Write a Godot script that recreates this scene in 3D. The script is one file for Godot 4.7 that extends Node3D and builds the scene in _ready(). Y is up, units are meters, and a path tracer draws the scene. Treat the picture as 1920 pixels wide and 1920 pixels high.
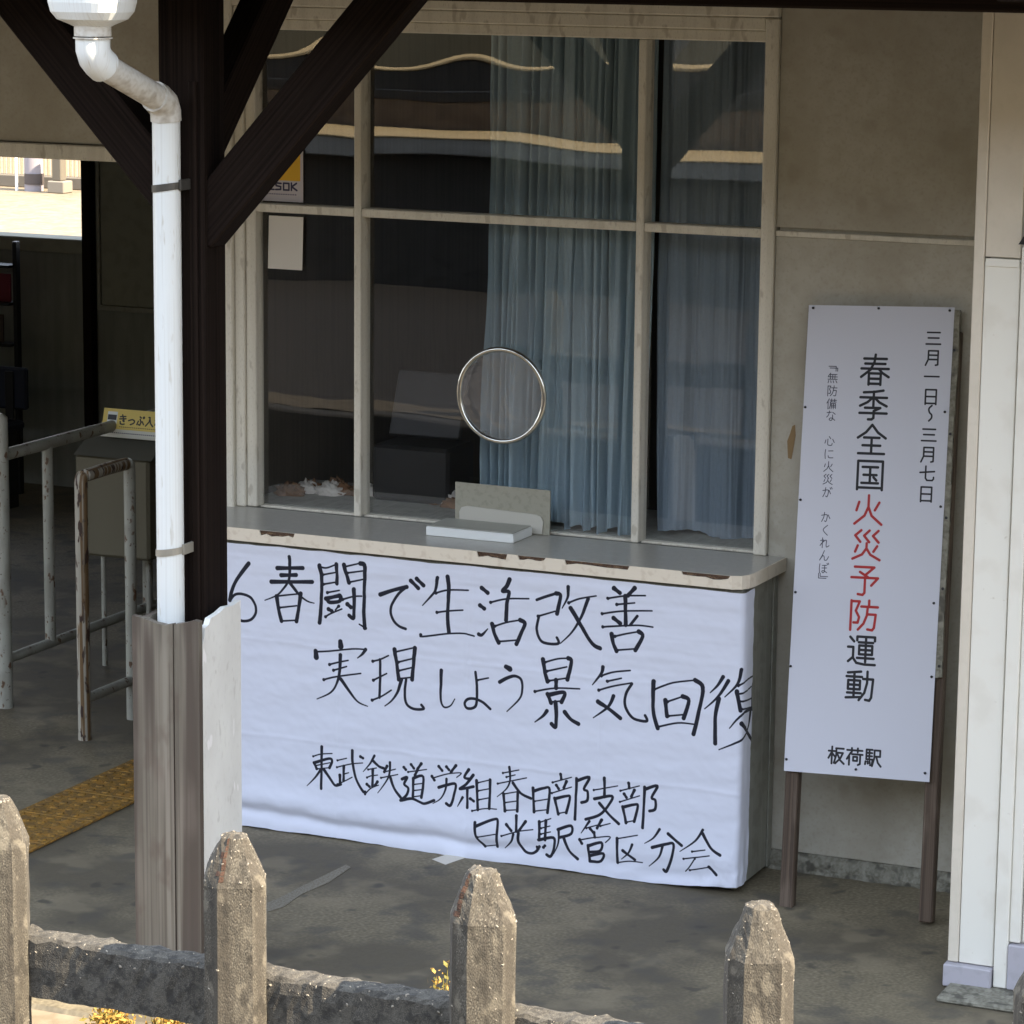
extends Node3D

var M := {}
var used := {}
var rng := RandomNumberGenerator.new()

# ---------------------------------------------------------------- naming and node helpers
func numbered(parent, called):
	var key = str(parent.get_instance_id()) + called
	used[key] = used.get(key, -1) + 1
	return called if used[key] == 0 else called + "_%03d" % used[key]

func tag(o, label, category, group := ""):
	o.set_meta("label", label)
	o.set_meta("category", category)
	if group != "":
		o.set_meta("group", group)
	return o

func thing(called, label, category, at := Vector3.ZERO, group := ""):
	var o := Node3D.new()
	o.name = numbered(self, called)
	add_child(o)
	o.position = at
	return tag(o, label, category, group)

func structure(called, label, at := Vector3.ZERO):
	var o := Node3D.new()
	o.name = numbered(self, called)
	add_child(o)
	o.position = at
	o.set_meta("label", label)
	o.set_meta("kind", "structure")
	return o

func mesh_of(st, m):
	st.set_material(m)
	return st.commit()

func put(parent, called, mesh, xf := Transform3D.IDENTITY):
	var o := MeshInstance3D.new()
	o.name = numbered(parent, called)
	o.mesh = mesh
	o.transform = xf
	parent.add_child(o)
	return o

func part(parent, called, st, m, xf := Transform3D.IDENTITY):
	return put(parent, called, mesh_of(st, m), xf)

func begin():
	var st := SurfaceTool.new()
	st.begin(Mesh.PRIMITIVE_TRIANGLES)
	return st

# ---------------------------------------------------------------- shape helpers
func face(st, p, outward):
	# flat polygon, fan, turned so that its front looks outward
	var n = (p[2] - p[0]).cross(p[1] - p[0])
	var q = p.duplicate()
	if n.dot(outward) < 0:
		q.reverse()
	n = (q[2] - q[0]).cross(q[1] - q[0]).normalized()
	for k in range(1, q.size() - 1):
		for v in [q[0], q[k], q[k + 1]]:
			st.set_normal(n)
			st.set_uv(Vector2(v.x, v.y))
			st.add_vertex(v)

func bx(st, lo, hi, c := 0.003, xf := Transform3D.IDENTITY):
	# box with chamfered edges
	var m = (lo + hi) * 0.5
	var h = (hi - lo) * 0.5
	c = minf(c, minf(h.x, minf(h.y, h.z)) * 0.6)
	var v = {}
	for sx in [-1, 1]:
		for sy in [-1, 1]:
			for sz in [-1, 1]:
				var s = Vector3(sx, sy, sz)
				for a in 3:
					var p = Vector3(sx * h.x, sy * h.y, sz * h.z)
					for b in 3:
						if b != a:
							p[b] -= s[b] * c
					v[[sx, sy, sz, a]] = xf * (m + p)
	for a in 3:
		var b = (a + 1) % 3
		var d = (a + 2) % 3
		for s in [-1, 1]:
			var key = func(t, u, which):
				var k = [0, 0, 0, which]
				k[a] = s
				k[b] = t
				k[d] = u
				return k
			var out = Vector3.ZERO
			out[a] = s
			face(st, [v[key.call(-1, -1, a)], v[key.call(1, -1, a)], v[key.call(1, 1, a)], v[key.call(-1, 1, a)]], xf.basis * out)
			for t in [-1, 1]:
				# edge between face a(s) and face b(t), along d
				var o2 = out
				o2[b] = t
				face(st, [v[key.call(t, -1, a)], v[key.call(t, 1, a)], v[key.call(t, 1, b)], v[key.call(t, -1, b)]], xf.basis * o2)
	for sx in [-1, 1]:
		for sy in [-1, 1]:
			for sz in [-1, 1]:
				face(st, [v[[sx, sy, sz, 0]], v[[sx, sy, sz, 1]], v[[sx, sy, sz, 2]]], xf.basis * Vector3(sx, sy, sz))
	return st

func box(parent, called, lo, hi, m, c := 0.003):
	return part(parent, called, bx(begin(), lo, hi, c), m)

func prism(st, poly, z0, z1, xf := Transform3D.IDENTITY):
	# a polygon (Vector2 list) in xy, given thickness from z0 to z1
	var t = Geometry2D.triangulate_polygon(PackedVector2Array(poly))
	for k in range(0, t.size(), 3):
		var a = poly[t[k]]
		var b = poly[t[k + 1]]
		var d = poly[t[k + 2]]
		face(st, [xf * Vector3(a.x, a.y, z1), xf * Vector3(b.x, b.y, z1), xf * Vector3(d.x, d.y, z1)], xf.basis * Vector3(0, 0, z1 - z0))
		face(st, [xf * Vector3(a.x, a.y, z0), xf * Vector3(b.x, b.y, z0), xf * Vector3(d.x, d.y, z0)], xf.basis * Vector3(0, 0, z0 - z1))
	var turn = 1.0 if Geometry2D.is_polygon_clockwise(PackedVector2Array(poly)) else -1.0
	for k in poly.size():
		var a = poly[k]
		var b = poly[(k + 1) % poly.size()]
		var e = b - a
		face(st, [xf * Vector3(a.x, a.y, z0), xf * Vector3(b.x, b.y, z0), xf * Vector3(b.x, b.y, z1), xf * Vector3(a.x, a.y, z1)], xf.basis * (Vector3(-e.y, e.x, 0) * turn))
	return st

func ring_frame(a, b):
	var d = (b - a).normalized()
	var s = d.cross(Vector3.UP if absf(d.y) < 0.9 else Vector3.RIGHT).normalized()
	return [s, s.cross(d).normalized(), d]

func tube(st, pts, r, sides := 16, caps := true):
	# smooth round tube along a list of points; r is a number or one radius for each point
	var rings = []
	var s = Vector3.ZERO
	for k in pts.size():
		var d = (pts[min(k + 1, pts.size() - 1)] - pts[max(k - 1, 0)]).normalized()
		if k == 0:
			s = ring_frame(pts[0], pts[0] + d)[0]
		s = (s - d * s.dot(d)).normalized()
		var w = d.cross(s)
		var ring = []
		for i in sides:
			var a = TAU * i / sides
			ring.append([s * cos(a) + w * sin(a), 0])
		rings.append([pts[k], ring, r[k] if r is Array else r, d])
	for k in rings.size() - 1:
		for i in sides:
			var j = (i + 1) % sides
			var q = []
			for e in [[k, i], [k + 1, i], [k + 1, j], [k, j]]:
				var n = rings[e[0]][1][e[1]][0]
				q.append([rings[e[0]][0] + n * rings[e[0]][2], n])
			for t in [[0, 1, 2], [0, 2, 3]]:
				for e in t:
					st.set_normal(q[e][1])
					st.set_uv(Vector2(float(i) / sides, float(k)))
					st.add_vertex(q[e][0])
	if caps:
		for e in [[0, -1], [rings.size() - 1, 1]]:
			var p = []
			for i in sides:
				p.append(rings[e[0]][0] + rings[e[0]][1][i][0] * rings[e[0]][2])
			face(st, p, rings[e[0]][3] * e[1])
	return st

func lathe(st, prof, at, sides := 24):
	# profile of (radius, height) turned round the y axis at a point
	var pts = []
	var rr = []
	for p in prof:
		pts.append(p)
	for k in pts.size() - 1:
		var e = pts[k + 1] - pts[k]
		var n2 = Vector2(e.y, -e.x).normalized()
		for i in sides:
			var a = TAU * i / sides
			var b = TAU * (i + 1) / sides
			var q = []
			for c in [[k, a], [k + 1, a], [k + 1, b], [k, b]]:
				var dir = Vector3(cos(c[1]), 0, sin(c[1]))
				q.append([at + dir * pts[c[0]].x + Vector3.UP * pts[c[0]].y, dir * n2.x + Vector3.UP * n2.y])
			for t in [[0, 2, 1], [0, 3, 2]]:
				for c in t:
					st.set_normal(q[c][1])
					st.set_uv(Vector2.ZERO)
					st.add_vertex(q[c][0])
	return st

func sheet(st, nu, nv, f):
	# smooth sheet: f(u, v) gives a point for u, v in 0..1
	var p = []
	for j in nv + 1:
		for i in nu + 1:
			p.append(f.call(float(i) / nu, float(j) / nv))
	var at = func(i, j): return p[clampi(j, 0, nv) * (nu + 1) + clampi(i, 0, nu)]
	for j in nv:
		for i in nu:
			for c in [[0, 0], [1, 0], [1, 1], [0, 0], [1, 1], [0, 1]]:
				var a = i + c[0]
				var b = j + c[1]
				var n = (at.call(a, b + 1) - at.call(a, b - 1)).cross(at.call(a + 1, b) - at.call(a - 1, b)).normalized()
				st.set_normal(n)
				st.set_uv(Vector2(float(a) / nu, float(b) / nv))
				st.add_vertex(at.call(a, b))
	return st

# ---------------------------------------------------------------- computed textures
func noise(seed_, freq, octaves := 4, w := 512, h := 512, kind := FastNoiseLite.TYPE_SIMPLEX_SMOOTH) -> PackedByteArray:
	var n := FastNoiseLite.new()
	n.seed = seed_
	n.noise_type = kind
	n.frequency = freq
	n.fractal_octaves = octaves
	if kind == FastNoiseLite.TYPE_CELLULAR:
		n.fractal_type = FastNoiseLite.FRACTAL_NONE
		n.cellular_return_type = FastNoiseLite.RETURN_DISTANCE
	return n.get_seamless_image(w, h).get_data()

func grain(seed_, along, size := 512, freq := 0.03, octaves := 4) -> PackedByteArray:
	# streaks: noise stretched along v
	var n := FastNoiseLite.new()
	n.seed = seed_
	n.frequency = freq
	n.fractal_octaves = octaves
	var im = n.get_seamless_image(size, along)
	im.resize(size, size, Image.INTERPOLATE_CUBIC)
	return im.get_data()

func paint(size, base, layers) -> ImageTexture:
	# each layer: [noise bytes, from, to, colour, strength]
	var out := PackedByteArray()
	out.resize(size * size * 3)
	var n = layers.size()
	for i in size * size:
		var r = base.r
		var g = base.g
		var b = base.b
		for k in n:
			var l = layers[k]
			var t = clampf((l[0][i] / 255.0 - l[1]) / (l[2] - l[1]), 0.0, 1.0) * l[4]
			r += (l[3].r - r) * t
			g += (l[3].g - g) * t
			b += (l[3].b - b) * t
		out[i * 3] = int(clampf(r, 0, 1) * 255)
		out[i * 3 + 1] = int(clampf(g, 0, 1) * 255)
		out[i * 3 + 2] = int(clampf(b, 0, 1) * 255)
	return ImageTexture.create_from_image(Image.create_from_data(size, size, false, Image.FORMAT_RGB8, out))

func gray_tex(size, a, wa, b = null, wb := 0.0) -> ImageTexture:
	var out := PackedByteArray()
	out.resize(size * size)
	for i in size * size:
		out[i] = int(clampf(a[i] * wa + (b[i] * wb if b != null else 0.0), 0, 255))
	return ImageTexture.create_from_image(Image.create_from_data(size, size, false, Image.FORMAT_L8, out))

func mat(color: Color, rough := 0.7, tex = null, scale := Vector3.ONE, world := false, height = null, depth := 0.0):
	var m := StandardMaterial3D.new()
	m.albedo_color = color
	m.roughness = rough
	if tex != null or height != null:
		m.uv1_triplanar = true
		m.uv1_world_triplanar = world
		m.uv1_scale = scale
		m.uv1_triplanar_sharpness = 6.0
	if tex != null:
		m.albedo_texture = tex
	if height != null:
		m.heightmap_enabled = true
		m.heightmap_texture = height
		m.heightmap_scale = depth
	return m

# ---------------------------------------------------------------- written strokes
func smooth_line(p):
	if p.size() < 3:
		return p
	var out = []
	for k in p.size() - 1:
		var a = p[max(k - 1, 0)]
		var b = p[k]
		var c = p[k + 1]
		var d = p[min(k + 2, p.size() - 1)]
		for s in 5:
			out.append(b.cubic_interpolate(c, a, d, s / 5.0))
	out.append(p[-1])
	return out

func ink_line(im, cov, p, w0, w1, ink, base):
	# a brush line through points; its half width runs from w0 to w1
	var total = 0.0
	for k in p.size() - 1:
		total += p[k].distance_to(p[k + 1])
	var done = 0.0
	var W = im.get_width()
	var H = im.get_height()
	for k in p.size() - 1:
		var a = p[k]
		var b = p[k + 1]
		var e = b - a
		var len2 = maxf(e.length_squared(), 1e-6)
		var s0 = done / maxf(total, 1e-6)
		done += sqrt(len2)
		var s1 = done / maxf(total, 1e-6)
		var rm = maxf(w0, w1) + 1.0
		for y in range(maxi(0, int(minf(a.y, b.y) - rm)), mini(H - 1, int(maxf(a.y, b.y) + rm) + 1) + 1):
			for x in range(maxi(0, int(minf(a.x, b.x) - rm)), mini(W - 1, int(maxf(a.x, b.x) + rm) + 1) + 1):
				var q = Vector2(x, y)
				var t = clampf((q - a).dot(e) / len2, 0.0, 1.0)
				var r = lerpf(w0, w1, lerpf(s0, s1, t))
				var c = clampf(r - q.distance_to(a + e * t) + 0.5, 0.0, 1.0)
				var i = y * W + x
				if c * 255.0 > cov[i]:
					cov[i] = int(c * 255.0)
					im.set_pixel(x, y, base.lerp(ink, c))
	return cov

const PRINTED := {
	"春": "12,15 88,15; 16,31 84,31; 4,47 96,47; 50,2 47,25 35,50 4,74; 62,47 75,60 97,73; 30,62 70,62 70,98; 30,62 30,98; 30,79 70,79; 30,95 70,95",
	"季": "82,4 50,9 16,11; 5,27 95,27; 50,8 50,54; 46,28 30,42 5,54; 54,28 70,42 95,54; 22,60 74,60 52,70; 52,70 52,92 46,97 34,97; 4,77 96,77",
	"全": "50,2 30,26 3,44; 50,2 70,26 97,44; 24,43 76,43; 20,68 80,68; 50,43 50,94; 6,94 94,94",
	"国": "8,6 92,6 92,97; 8,6 8,97; 8,91 92,91; 24,25 76,25; 28,50 72,50; 22,76 78,76; 50,25 50,76; 62,57 72,67",
	"火": "50,3 50,40 38,68 5,95; 50,40 62,68 96,95; 18,25 10,52; 86,25 72,50",
	"災": "30,3 10,20 28,40; 58,3 40,20 58,40; 88,3 70,20 90,40; 50,44 50,60 36,80 4,95; 50,60 64,80 96,96; 20,52 12,72; 86,52 74,70",
	"予": "14,8 80,8 52,32; 32,24 60,40; 4,42 94,42 72,66; 50,42 50,90 44,97 28,95",
	"防": "8,4 8,98; 8,6 36,6 24,36 36,56 32,74 18,74; 68,2 68,20; 42,22 98,22; 64,24 62,50 52,76 34,96; 62,46 92,46 88,88 82,96 66,94",
	"運": "10,8 24,22; 4,40 22,40 22,72 6,86; 22,74 34,90 60,94 97,94; 34,18 34,6 94,6 94,18; 40,24 88,24; 42,34 86,34 86,62 42,62 42,34; 42,48 86,48; 36,74 92,74; 64,10 64,86",
	"動": "52,5 8,10; 4,22 56,22; 10,34 50,34 50,62 10,62 10,34; 10,48 50,48; 8,74 54,74; 4,90 56,86; 30,8 30,88; 60,28 94,28 90,86 84,96 70,94; 74,4 74,40 66,72 48,96",
	"三": "10,14 90,14; 16,48 84,48; 4,86 96,86",
	"月": "22,6 22,60 6,96; 22,6 84,6 84,92 70,95; 22,33 84,33; 22,60 84,60",
	"一": "4,50 96,50",
	"日": "16,6 84,6 84,97; 16,6 16,97; 16,49 84,49; 16,91 84,91",
	"〜": "60,2 42,22 46,45 60,60 60,80 44,98",
	"七": "4,42 96,34; 40,2 40,76 50,90 84,90 92,80 92,70",
	"『": "8,52 80,52 80,96; 20,68 96,68 96,96",
	"無": "28,4 8,30; 22,16 92,16; 4,38 96,38; 4,60 96,60; 28,16 28,60; 50,16 50,60; 72,16 72,60; 12,72 6,94; 32,74 36,92; 56,74 62,92; 82,72 94,92",
	"備": "26,4 4,44; 16,30 16,98; 34,16 98,16; 50,4 50,26; 80,4 80,26; 36,32 96,32; 40,32 38,66 28,96; 48,96 48,46 90,46 90,92; 48,62 90,62; 48,78 90,78; 69,46 69,96",
	"な": "10,20 52,16; 34,4 26,40 8,62; 66,16 92,34; 66,40 66,76 52,92 34,84 44,70 66,72 90,90",
	"心": "12,44 4,74; 32,36 32,82 42,92 70,92 76,74; 44,12 60,32; 80,36 96,66",
	"に": "14,10 10,50 14,94; 44,22 88,20; 42,66 50,84 90,84",
	"が": "6,34 58,28 60,60 50,90 36,84; 34,6 28,50 8,92; 68,30 84,62; 76,6 84,20; 90,2 98,16",
	"か": "6,34 58,28 60,60 50,90 36,84; 34,6 28,50 8,92; 70,28 90,62",
	"く": "70,4 28,48 72,96",
	"れ": "26,4 26,96; 6,30 40,26 4,76; 14,60 50,28 66,30 64,70 70,88 94,74",
	"ん": "50,4 30,50 6,94 34,54 50,60 54,90 76,90 94,58",
	"ぼ": "12,10 8,50 12,94; 36,24 78,22; 34,48 80,46; 60,24 60,78 46,92 34,80 50,72 84,90; 82,4 88,16; 94,0 99,12",
	"』": "4,4 4,48 80,48; 20,4 20,32 96,32",
	"板": "4,28 42,28; 24,4 24,98; 22,34 4,68; 26,40 42,58; 48,12 94,12; 50,12 50,50 38,94; 52,36 90,36 76,66 46,96; 58,44 74,76 98,96",
	"荷": "4,16 96,16; 32,4 32,26; 68,4 68,26; 26,30 4,66; 18,52 18,98; 34,38 98,38; 42,52 66,52 66,74 42,74 42,52; 84,38 84,90 72,96",
	"駅": "10,6 10,58; 10,6 46,6; 10,24 44,24; 10,42 44,42; 28,6 28,58; 10,60 48,60 44,92 34,92; 6,72 4,88; 18,72 20,84; 30,70 32,82; 58,8 92,8 92,42 58,42; 58,8 58,50 46,96; 70,44 80,76 98,96",
	"き": "14,22 84,16; 10,44 90,38; 40,2 70,66 52,58; 20,70 26,90 50,96 76,92",
	"っ": "10,54 56,42 86,54 80,76 40,92",
	"ぷ": "36,8 54,18; 40,32 56,60 46,90 26,86; 20,52 6,86; 70,54 92,82; 78,14 86,6 94,14 86,22 78,14",
	"入": "34,6 50,8 44,50 4,94; 50,20 64,66 96,94",
}

func strokes(text):
	var out = []
	for s in text.split(";"):
		var p = []
		for q in s.strip_edges().split(" "):
			var xy = q.split(",")
			p.append(Vector2(float(xy[0]), float(xy[1])))
		out.append(p)
	return out

func printed(im, cov, glyph, centre, size, half, ink, base):
	for p in strokes(PRINTED[glyph]):
		var q = []
		for v in p:
			q.append(centre + (v - Vector2(50, 50)) / 100.0 * size)
		ink_line(im, cov, smooth_line(q) if "なかがくれんぼにきっ心〜".contains(glyph) else q, half, half, ink, base)

# the banner's hand lettering, brush strokes in millimetres from the cloth's upper left corner:
# v thick, h thin with a heavy start, t tapering, m middle, b dot, n the small lines
const LETTERED := [
	["6", "v 141,81 104,128 80,171 68,214; m 68,216 88,193 116,188 149,197 167,223 167,250 149,273 120,281 92,276"],
	["春", "v 251,86 347,77; v 266,109 322,103; v 228,135 382,121; t 295,44 298,82 294,123 271,158 246,181 203,201; t 299,132 332,168 362,188 389,193; v 248,183 256,232 266,266; v 339,165 331,216 322,262; h 246,183 291,174 339,165; h 258,221 324,208; h 266,266 324,258"],
	["闘", "v 409,63 417,94 418,144 414,217 409,258; h 412,67 437,68 472,53; v 473,53 476,84 474,118; h 422,93 472,80; h 424,125 474,113; v 501,52 511,85 519,111; h 504,58 561,41; v 561,42 578,52 576,129 576,219 578,259; h 581,259 558,248; h 514,78 571,66; h 521,109 571,95; h 439,152 484,140; v 434,173 484,158; v 484,158 489,166 482,178 447,184 439,173; v 444,208 456,213; h 482,194 469,209; h 432,235 452,222 494,202; h 496,170 536,156 566,152; v 537,132 539,177 537,228 521,222; v 514,184 527,193"],
	["で", "v 635,140 684,120 732,105; m 732,105 703,130 681,163 674,191 684,222 704,240 728,247; v 747,83 774,105; v 769,74 793,94"],
	["実", "b 487,314 489,331; b 394,356 397,377; h 394,359 442,352 531,335 581,332; t 581,332 569,349 551,364; h 447,397 482,385 516,376; h 462,415 511,397; h 426,451 472,436 564,415; t 487,360 486,410 477,452 452,492 399,521; t 489,442 516,475 551,513 589,525"],
	["現", "h 608,369 635,360 667,343; m 635,360 636,421 633,490; h 611,433 660,405; h 606,502 641,485 677,460; v 689,320 697,369 704,421; h 692,328 728,317 760,307; v 763,308 758,363 753,416; h 702,362 753,345; h 704,391 753,375; h 707,418 748,409; t 714,420 702,460 680,494 653,517; m 731,416 727,471 734,502 759,515 795,511 788,498"],
	["生", "t 843,64 837,104 825,123 789,162; h 839,115 883,101 955,95; v 880,57 885,99 881,189 886,242; h 842,180 883,171 936,163; h 784,261 792,266 884,247 941,241 977,246"],
	["活", "v 1002,83 1024,97; v 998,141 1013,150; t 993,238 1005,239 1025,217; v 1102,45 1092,68 1077,86 1100,87 1094,123 1091,181; h 1036,127 1093,110 1171,102; v 1041,199 1049,230 1065,259; h 1051,205 1094,188 1141,176; v 1141,176 1158,186 1144,220 1128,257; h 1066,255 1130,244"],
	["改", "m 1199,103 1229,90 1266,76; v 1266,76 1281,83 1270,142; h 1204,157 1263,135; m 1207,156 1200,201 1212,235 1236,244 1276,240 1271,221; t 1308,50 1306,85 1288,122; h 1311,102 1346,86 1406,70; t 1378,82 1356,142 1324,197 1283,239; v 1318,119 1352,168 1394,228 1422,241"],
	["善", "v 1467,39 1488,52; v 1538,32 1516,58; h 1447,74 1507,60 1575,53; h 1478,91 1539,80; h 1428,126 1503,110 1599,100; v 1507,61 1509,155; v 1467,137 1490,152; m 1549,122 1525,153; h 1431,169 1513,157 1559,152 1602,153; v 1461,190 1468,222 1479,244; h 1473,196 1514,183 1555,172; v 1555,172 1569,186 1544,234; h 1480,241 1542,230"],
	["し", "t 860,373 858,438 861,483 873,497 895,488 910,464"],
	["よ", "m 983,366 989,424 987,474 972,489 953,489 946,474 958,459 982,456 1010,464 1037,484; h 988,393 1029,381"],
	["う", "b 1093,336 1106,342; t 1070,390 1096,374 1124,364 1146,373 1151,402 1142,438 1097,486"],
	["景", "v 1223,298 1230,335 1240,370; h 1230,307 1274,291 1312,285; v 1312,285 1323,295 1310,356; h 1237,336 1307,314; h 1245,367 1308,351; v 1270,362 1271,388; h 1196,408 1266,389 1353,382; v 1241,412 1253,440; v 1245,414 1290,400 1302,405 1290,433; h 1253,437 1290,429; v 1269,436 1272,473 1270,518 1256,510; t 1239,468 1225,487 1197,510; v 1302,465 1324,487 1350,499"],
	["気", "t 1433,301 1428,323 1397,364; h 1429,330 1470,314 1527,303; h 1450,346 1498,331; h 1420,379 1471,360 1535,342; m 1535,345 1513,384 1513,424 1537,456 1565,464 1588,462 1581,445; t 1471,393 1453,431 1403,472; v 1418,417 1453,435 1496,463"],
	["回", "v 1608,330 1608,378 1610,435 1625,482; h 1611,356 1672,328 1749,311; v 1749,311 1776,332 1766,404 1748,487; h 1627,477 1693,457 1747,455; v 1650,387 1656,439; h 1657,391 1709,368; v 1709,368 1730,380 1713,439; h 1660,438 1710,428"],
	["復", "t 1843,290 1825,320 1801,346; t 1861,301 1839,340 1817,368 1784,400; v 1831,362 1821,420 1822,509; t 1904,261 1892,308 1851,354; h 1895,312 1931,301 2012,297; v 1891,332 1898,364 1905,393; h 1893,339 1983,331; v 1995,324 1988,405; h 1900,363 1985,370; h 1908,389 1988,399; t 1975,402 1913,406 1869,454; t 1976,407 1955,463 1892,499 1835,528; v 1909,436 1982,500 2036,544"],
	["東", "h 385,721 414,710 456,703; n 417,684 416,829; n 388,743 398,763; n 389,743 444,722 456,730 446,754; h 395,752 448,736; h 400,763 444,754; t 412,766 393,793 362,826; n 425,762 452,794 469,811 490,805"],
	["武", "h 477,724 511,713; h 475,748 527,731 571,722; n 563,701 572,705; n 532,684 534,730 548,782 573,818 582,820; n 500,742 500,792; n 486,774 488,801; h 502,768 519,762; h 479,806 507,791 532,776"],
	["鉄", "t 615,692 598,722 573,752; n 608,708 631,726 650,731; h 592,742 623,733; h 588,770 602,763 627,757; n 609,740 609,798; n 588,793 598,800; n 627,780 619,793; h 582,828 602,806 631,791; n 662,722 652,743; h 652,743 693,729; h 640,765 702,746; t 673,708 671,748 656,780 629,818; n 673,756 689,796 714,823"],
	["道", "n 724,719 731,726; n 718,760 736,752 726,776 741,789 735,813 714,833; n 718,832 755,822 784,830 804,833 837,818; n 751,706 761,718; n 789,698 775,718; h 740,733 808,716; n 773,724 765,741; n 759,753 759,814; n 761,751 796,743 790,814; h 761,773 792,766; h 761,794 792,787; h 761,815 790,808"],
	["労", "n 853,700 865,713; n 881,698 890,707; n 915,690 897,715; n 828,737 837,749; h 833,742 885,722 934,713 918,730; n 853,772 881,761 914,753 910,788 898,827 882,823; t 881,740 878,776 861,809 833,829"],
	["組", "n 962,698 946,726 966,729; n 978,715 954,748 930,768 979,754; n 958,766 959,827; t 941,795 923,828; n 969,796 981,803; n 990,732 997,830; h 995,739 1039,724; n 1039,724 1038,821; h 997,766 1035,755; h 999,796 1037,785; h 977,836 1023,823 1064,820"],
	["春", "h 1085,695 1142,678; h 1098,707 1129,696; h 1067,733 1170,701; t 1108,672 1111,716 1098,747 1065,778; n 1122,724 1150,755 1187,768; n 1088,765 1094,823; h 1091,765 1140,751; n 1140,751 1138,818; h 1094,794 1138,783; h 1097,820 1138,813"],
	["日", "n 1194,732 1198,813; n 1197,742 1232,728 1253,730 1246,809; h 1200,776 1246,763; h 1200,810 1246,799"],
	["部", "n 1291,674 1293,691; h 1263,705 1329,680; n 1276,713 1284,724; n 1311,696 1302,719; h 1261,741 1329,713; n 1271,757 1285,809; n 1274,758 1312,745 1325,748 1313,801; h 1287,806 1313,798; n 1347,682 1344,819; n 1349,689 1392,672 1373,713 1386,721 1386,750 1366,760"],
	["支", "n 1445,668 1446,731; h 1408,713 1491,689; n 1411,742 1472,725 1462,755 1430,793 1382,814; n 1429,754 1463,789 1498,814"],
	["部", "n 1529,675 1531,691; h 1501,704 1566,680; n 1514,713 1522,724; n 1549,696 1539,719; h 1500,741 1567,713; n 1510,756 1523,808; n 1512,757 1550,744 1562,748 1551,800; h 1526,805 1551,797; n 1584,682 1581,817; n 1586,689 1628,672 1609,713 1622,721 1622,750 1603,759"],
	["日", "n 990,873 996,922 1022,953; n 993,885 1053,856 1071,863 1067,948; h 1001,921 1064,903; h 1022,953 1064,943"],
	["光", "n 1136,833 1139,884; n 1102,866 1121,884; n 1170,848 1149,880; h 1087,906 1147,883 1198,871; t 1129,895 1121,921 1095,949; n 1147,888 1147,922 1168,949 1194,953 1212,941 1212,929"],
	["駅", "n 1219,842 1222,903; h 1221,844 1259,827; h 1226,863 1257,852; h 1227,882 1260,871; n 1242,836 1242,900; n 1219,903 1271,889 1274,920 1261,954 1246,951; n 1216,934 1221,926; n 1235,927 1241,920; n 1286,860 1331,842 1332,869 1291,886; t 1288,860 1289,904 1271,945; n 1306,882 1328,928 1356,951"],
	["管", "t 1395,819 1367,862; h 1385,843 1423,828; n 1398,843 1410,854; n 1438,809 1423,838; h 1435,829 1468,817; n 1413,854 1416,869; n 1363,884 1371,896; h 1365,885 1413,871 1469,861 1454,882; n 1393,900 1399,953; n 1396,900 1439,884 1437,911 1401,921; n 1402,933 1447,920 1437,948 1402,953"],
	["区", "h 1494,864 1564,844; n 1494,863 1496,945; h 1496,945 1536,935 1583,933; t 1547,877 1535,906 1510,931; n 1515,901 1556,927"],
	["分", "t 1639,815 1619,846 1590,867; n 1669,826 1717,858; n 1617,877 1665,860 1689,857 1685,900 1666,951 1656,948; t 1652,869 1641,906 1606,942"],
	["会", "t 1787,798 1763,837 1712,878; n 1787,810 1818,854 1850,872; h 1754,873 1798,862; h 1725,901 1813,879; h 1764,895 1745,926 1731,943; h 1746,937 1814,917; n 1812,917 1837,940"],
]

func banner_texture():
	var k = 0.95
	var base = Color(0.83, 0.845, 0.90)
	var ink = Color(0.07, 0.08, 0.14)
	var im := Image.create(1960, 1000, false, Image.FORMAT_RGB8)
	im.fill(base)
	var cov := PackedByteArray()
	cov.resize(1960 * 1000)
	var small = false
	for g in LETTERED:
		if g[0] == "東":
			small = true
		for s in g[1].split("; "):
			var kind = s[0]
			var p = []
			for q in s.substr(2).split(" "):
				var xy = q.split(",")
				p.append(Vector2(float(xy[0]), float(xy[1])) * k)
			p = smooth_line(p)
			var f = (0.82 if small else 1.16) * k * 0.5
			match kind:
				"v", "n":
					# pressed at both ends, lighter between
					var mid = p.size() / 2
					if p.size() < 3:
						p = [p[0], p[0].lerp(p[-1], 0.5), p[-1]]
						mid = 1
					ink_line(im, cov, p.slice(0, mid + 1), 13.2 * f, 10.2 * f, ink, base)
					ink_line(im, cov, p.slice(mid), 10.2 * f, 12.2 * f, ink, base)
				"m": ink_line(im, cov, p, 8.0 * f, 8.0 * f, ink, base)
				"b": ink_line(im, cov, p, 13.0 * f, 17.0 * f, ink, base)
				"t": ink_line(im, cov, p, 11.0 * f, 3.0 * f, ink, base)
				"h":
					ink_line(im, cov, p, 5.5 * f, 4.5 * f, ink, base)
					var e = (p[1] - p[0]).normalized() * 9.0 * f
					ink_line(im, cov, [p[0], p[0] + e], 10.0 * f, 6.0 * f, ink, base)
	return ImageTexture.create_from_image(im)

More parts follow.
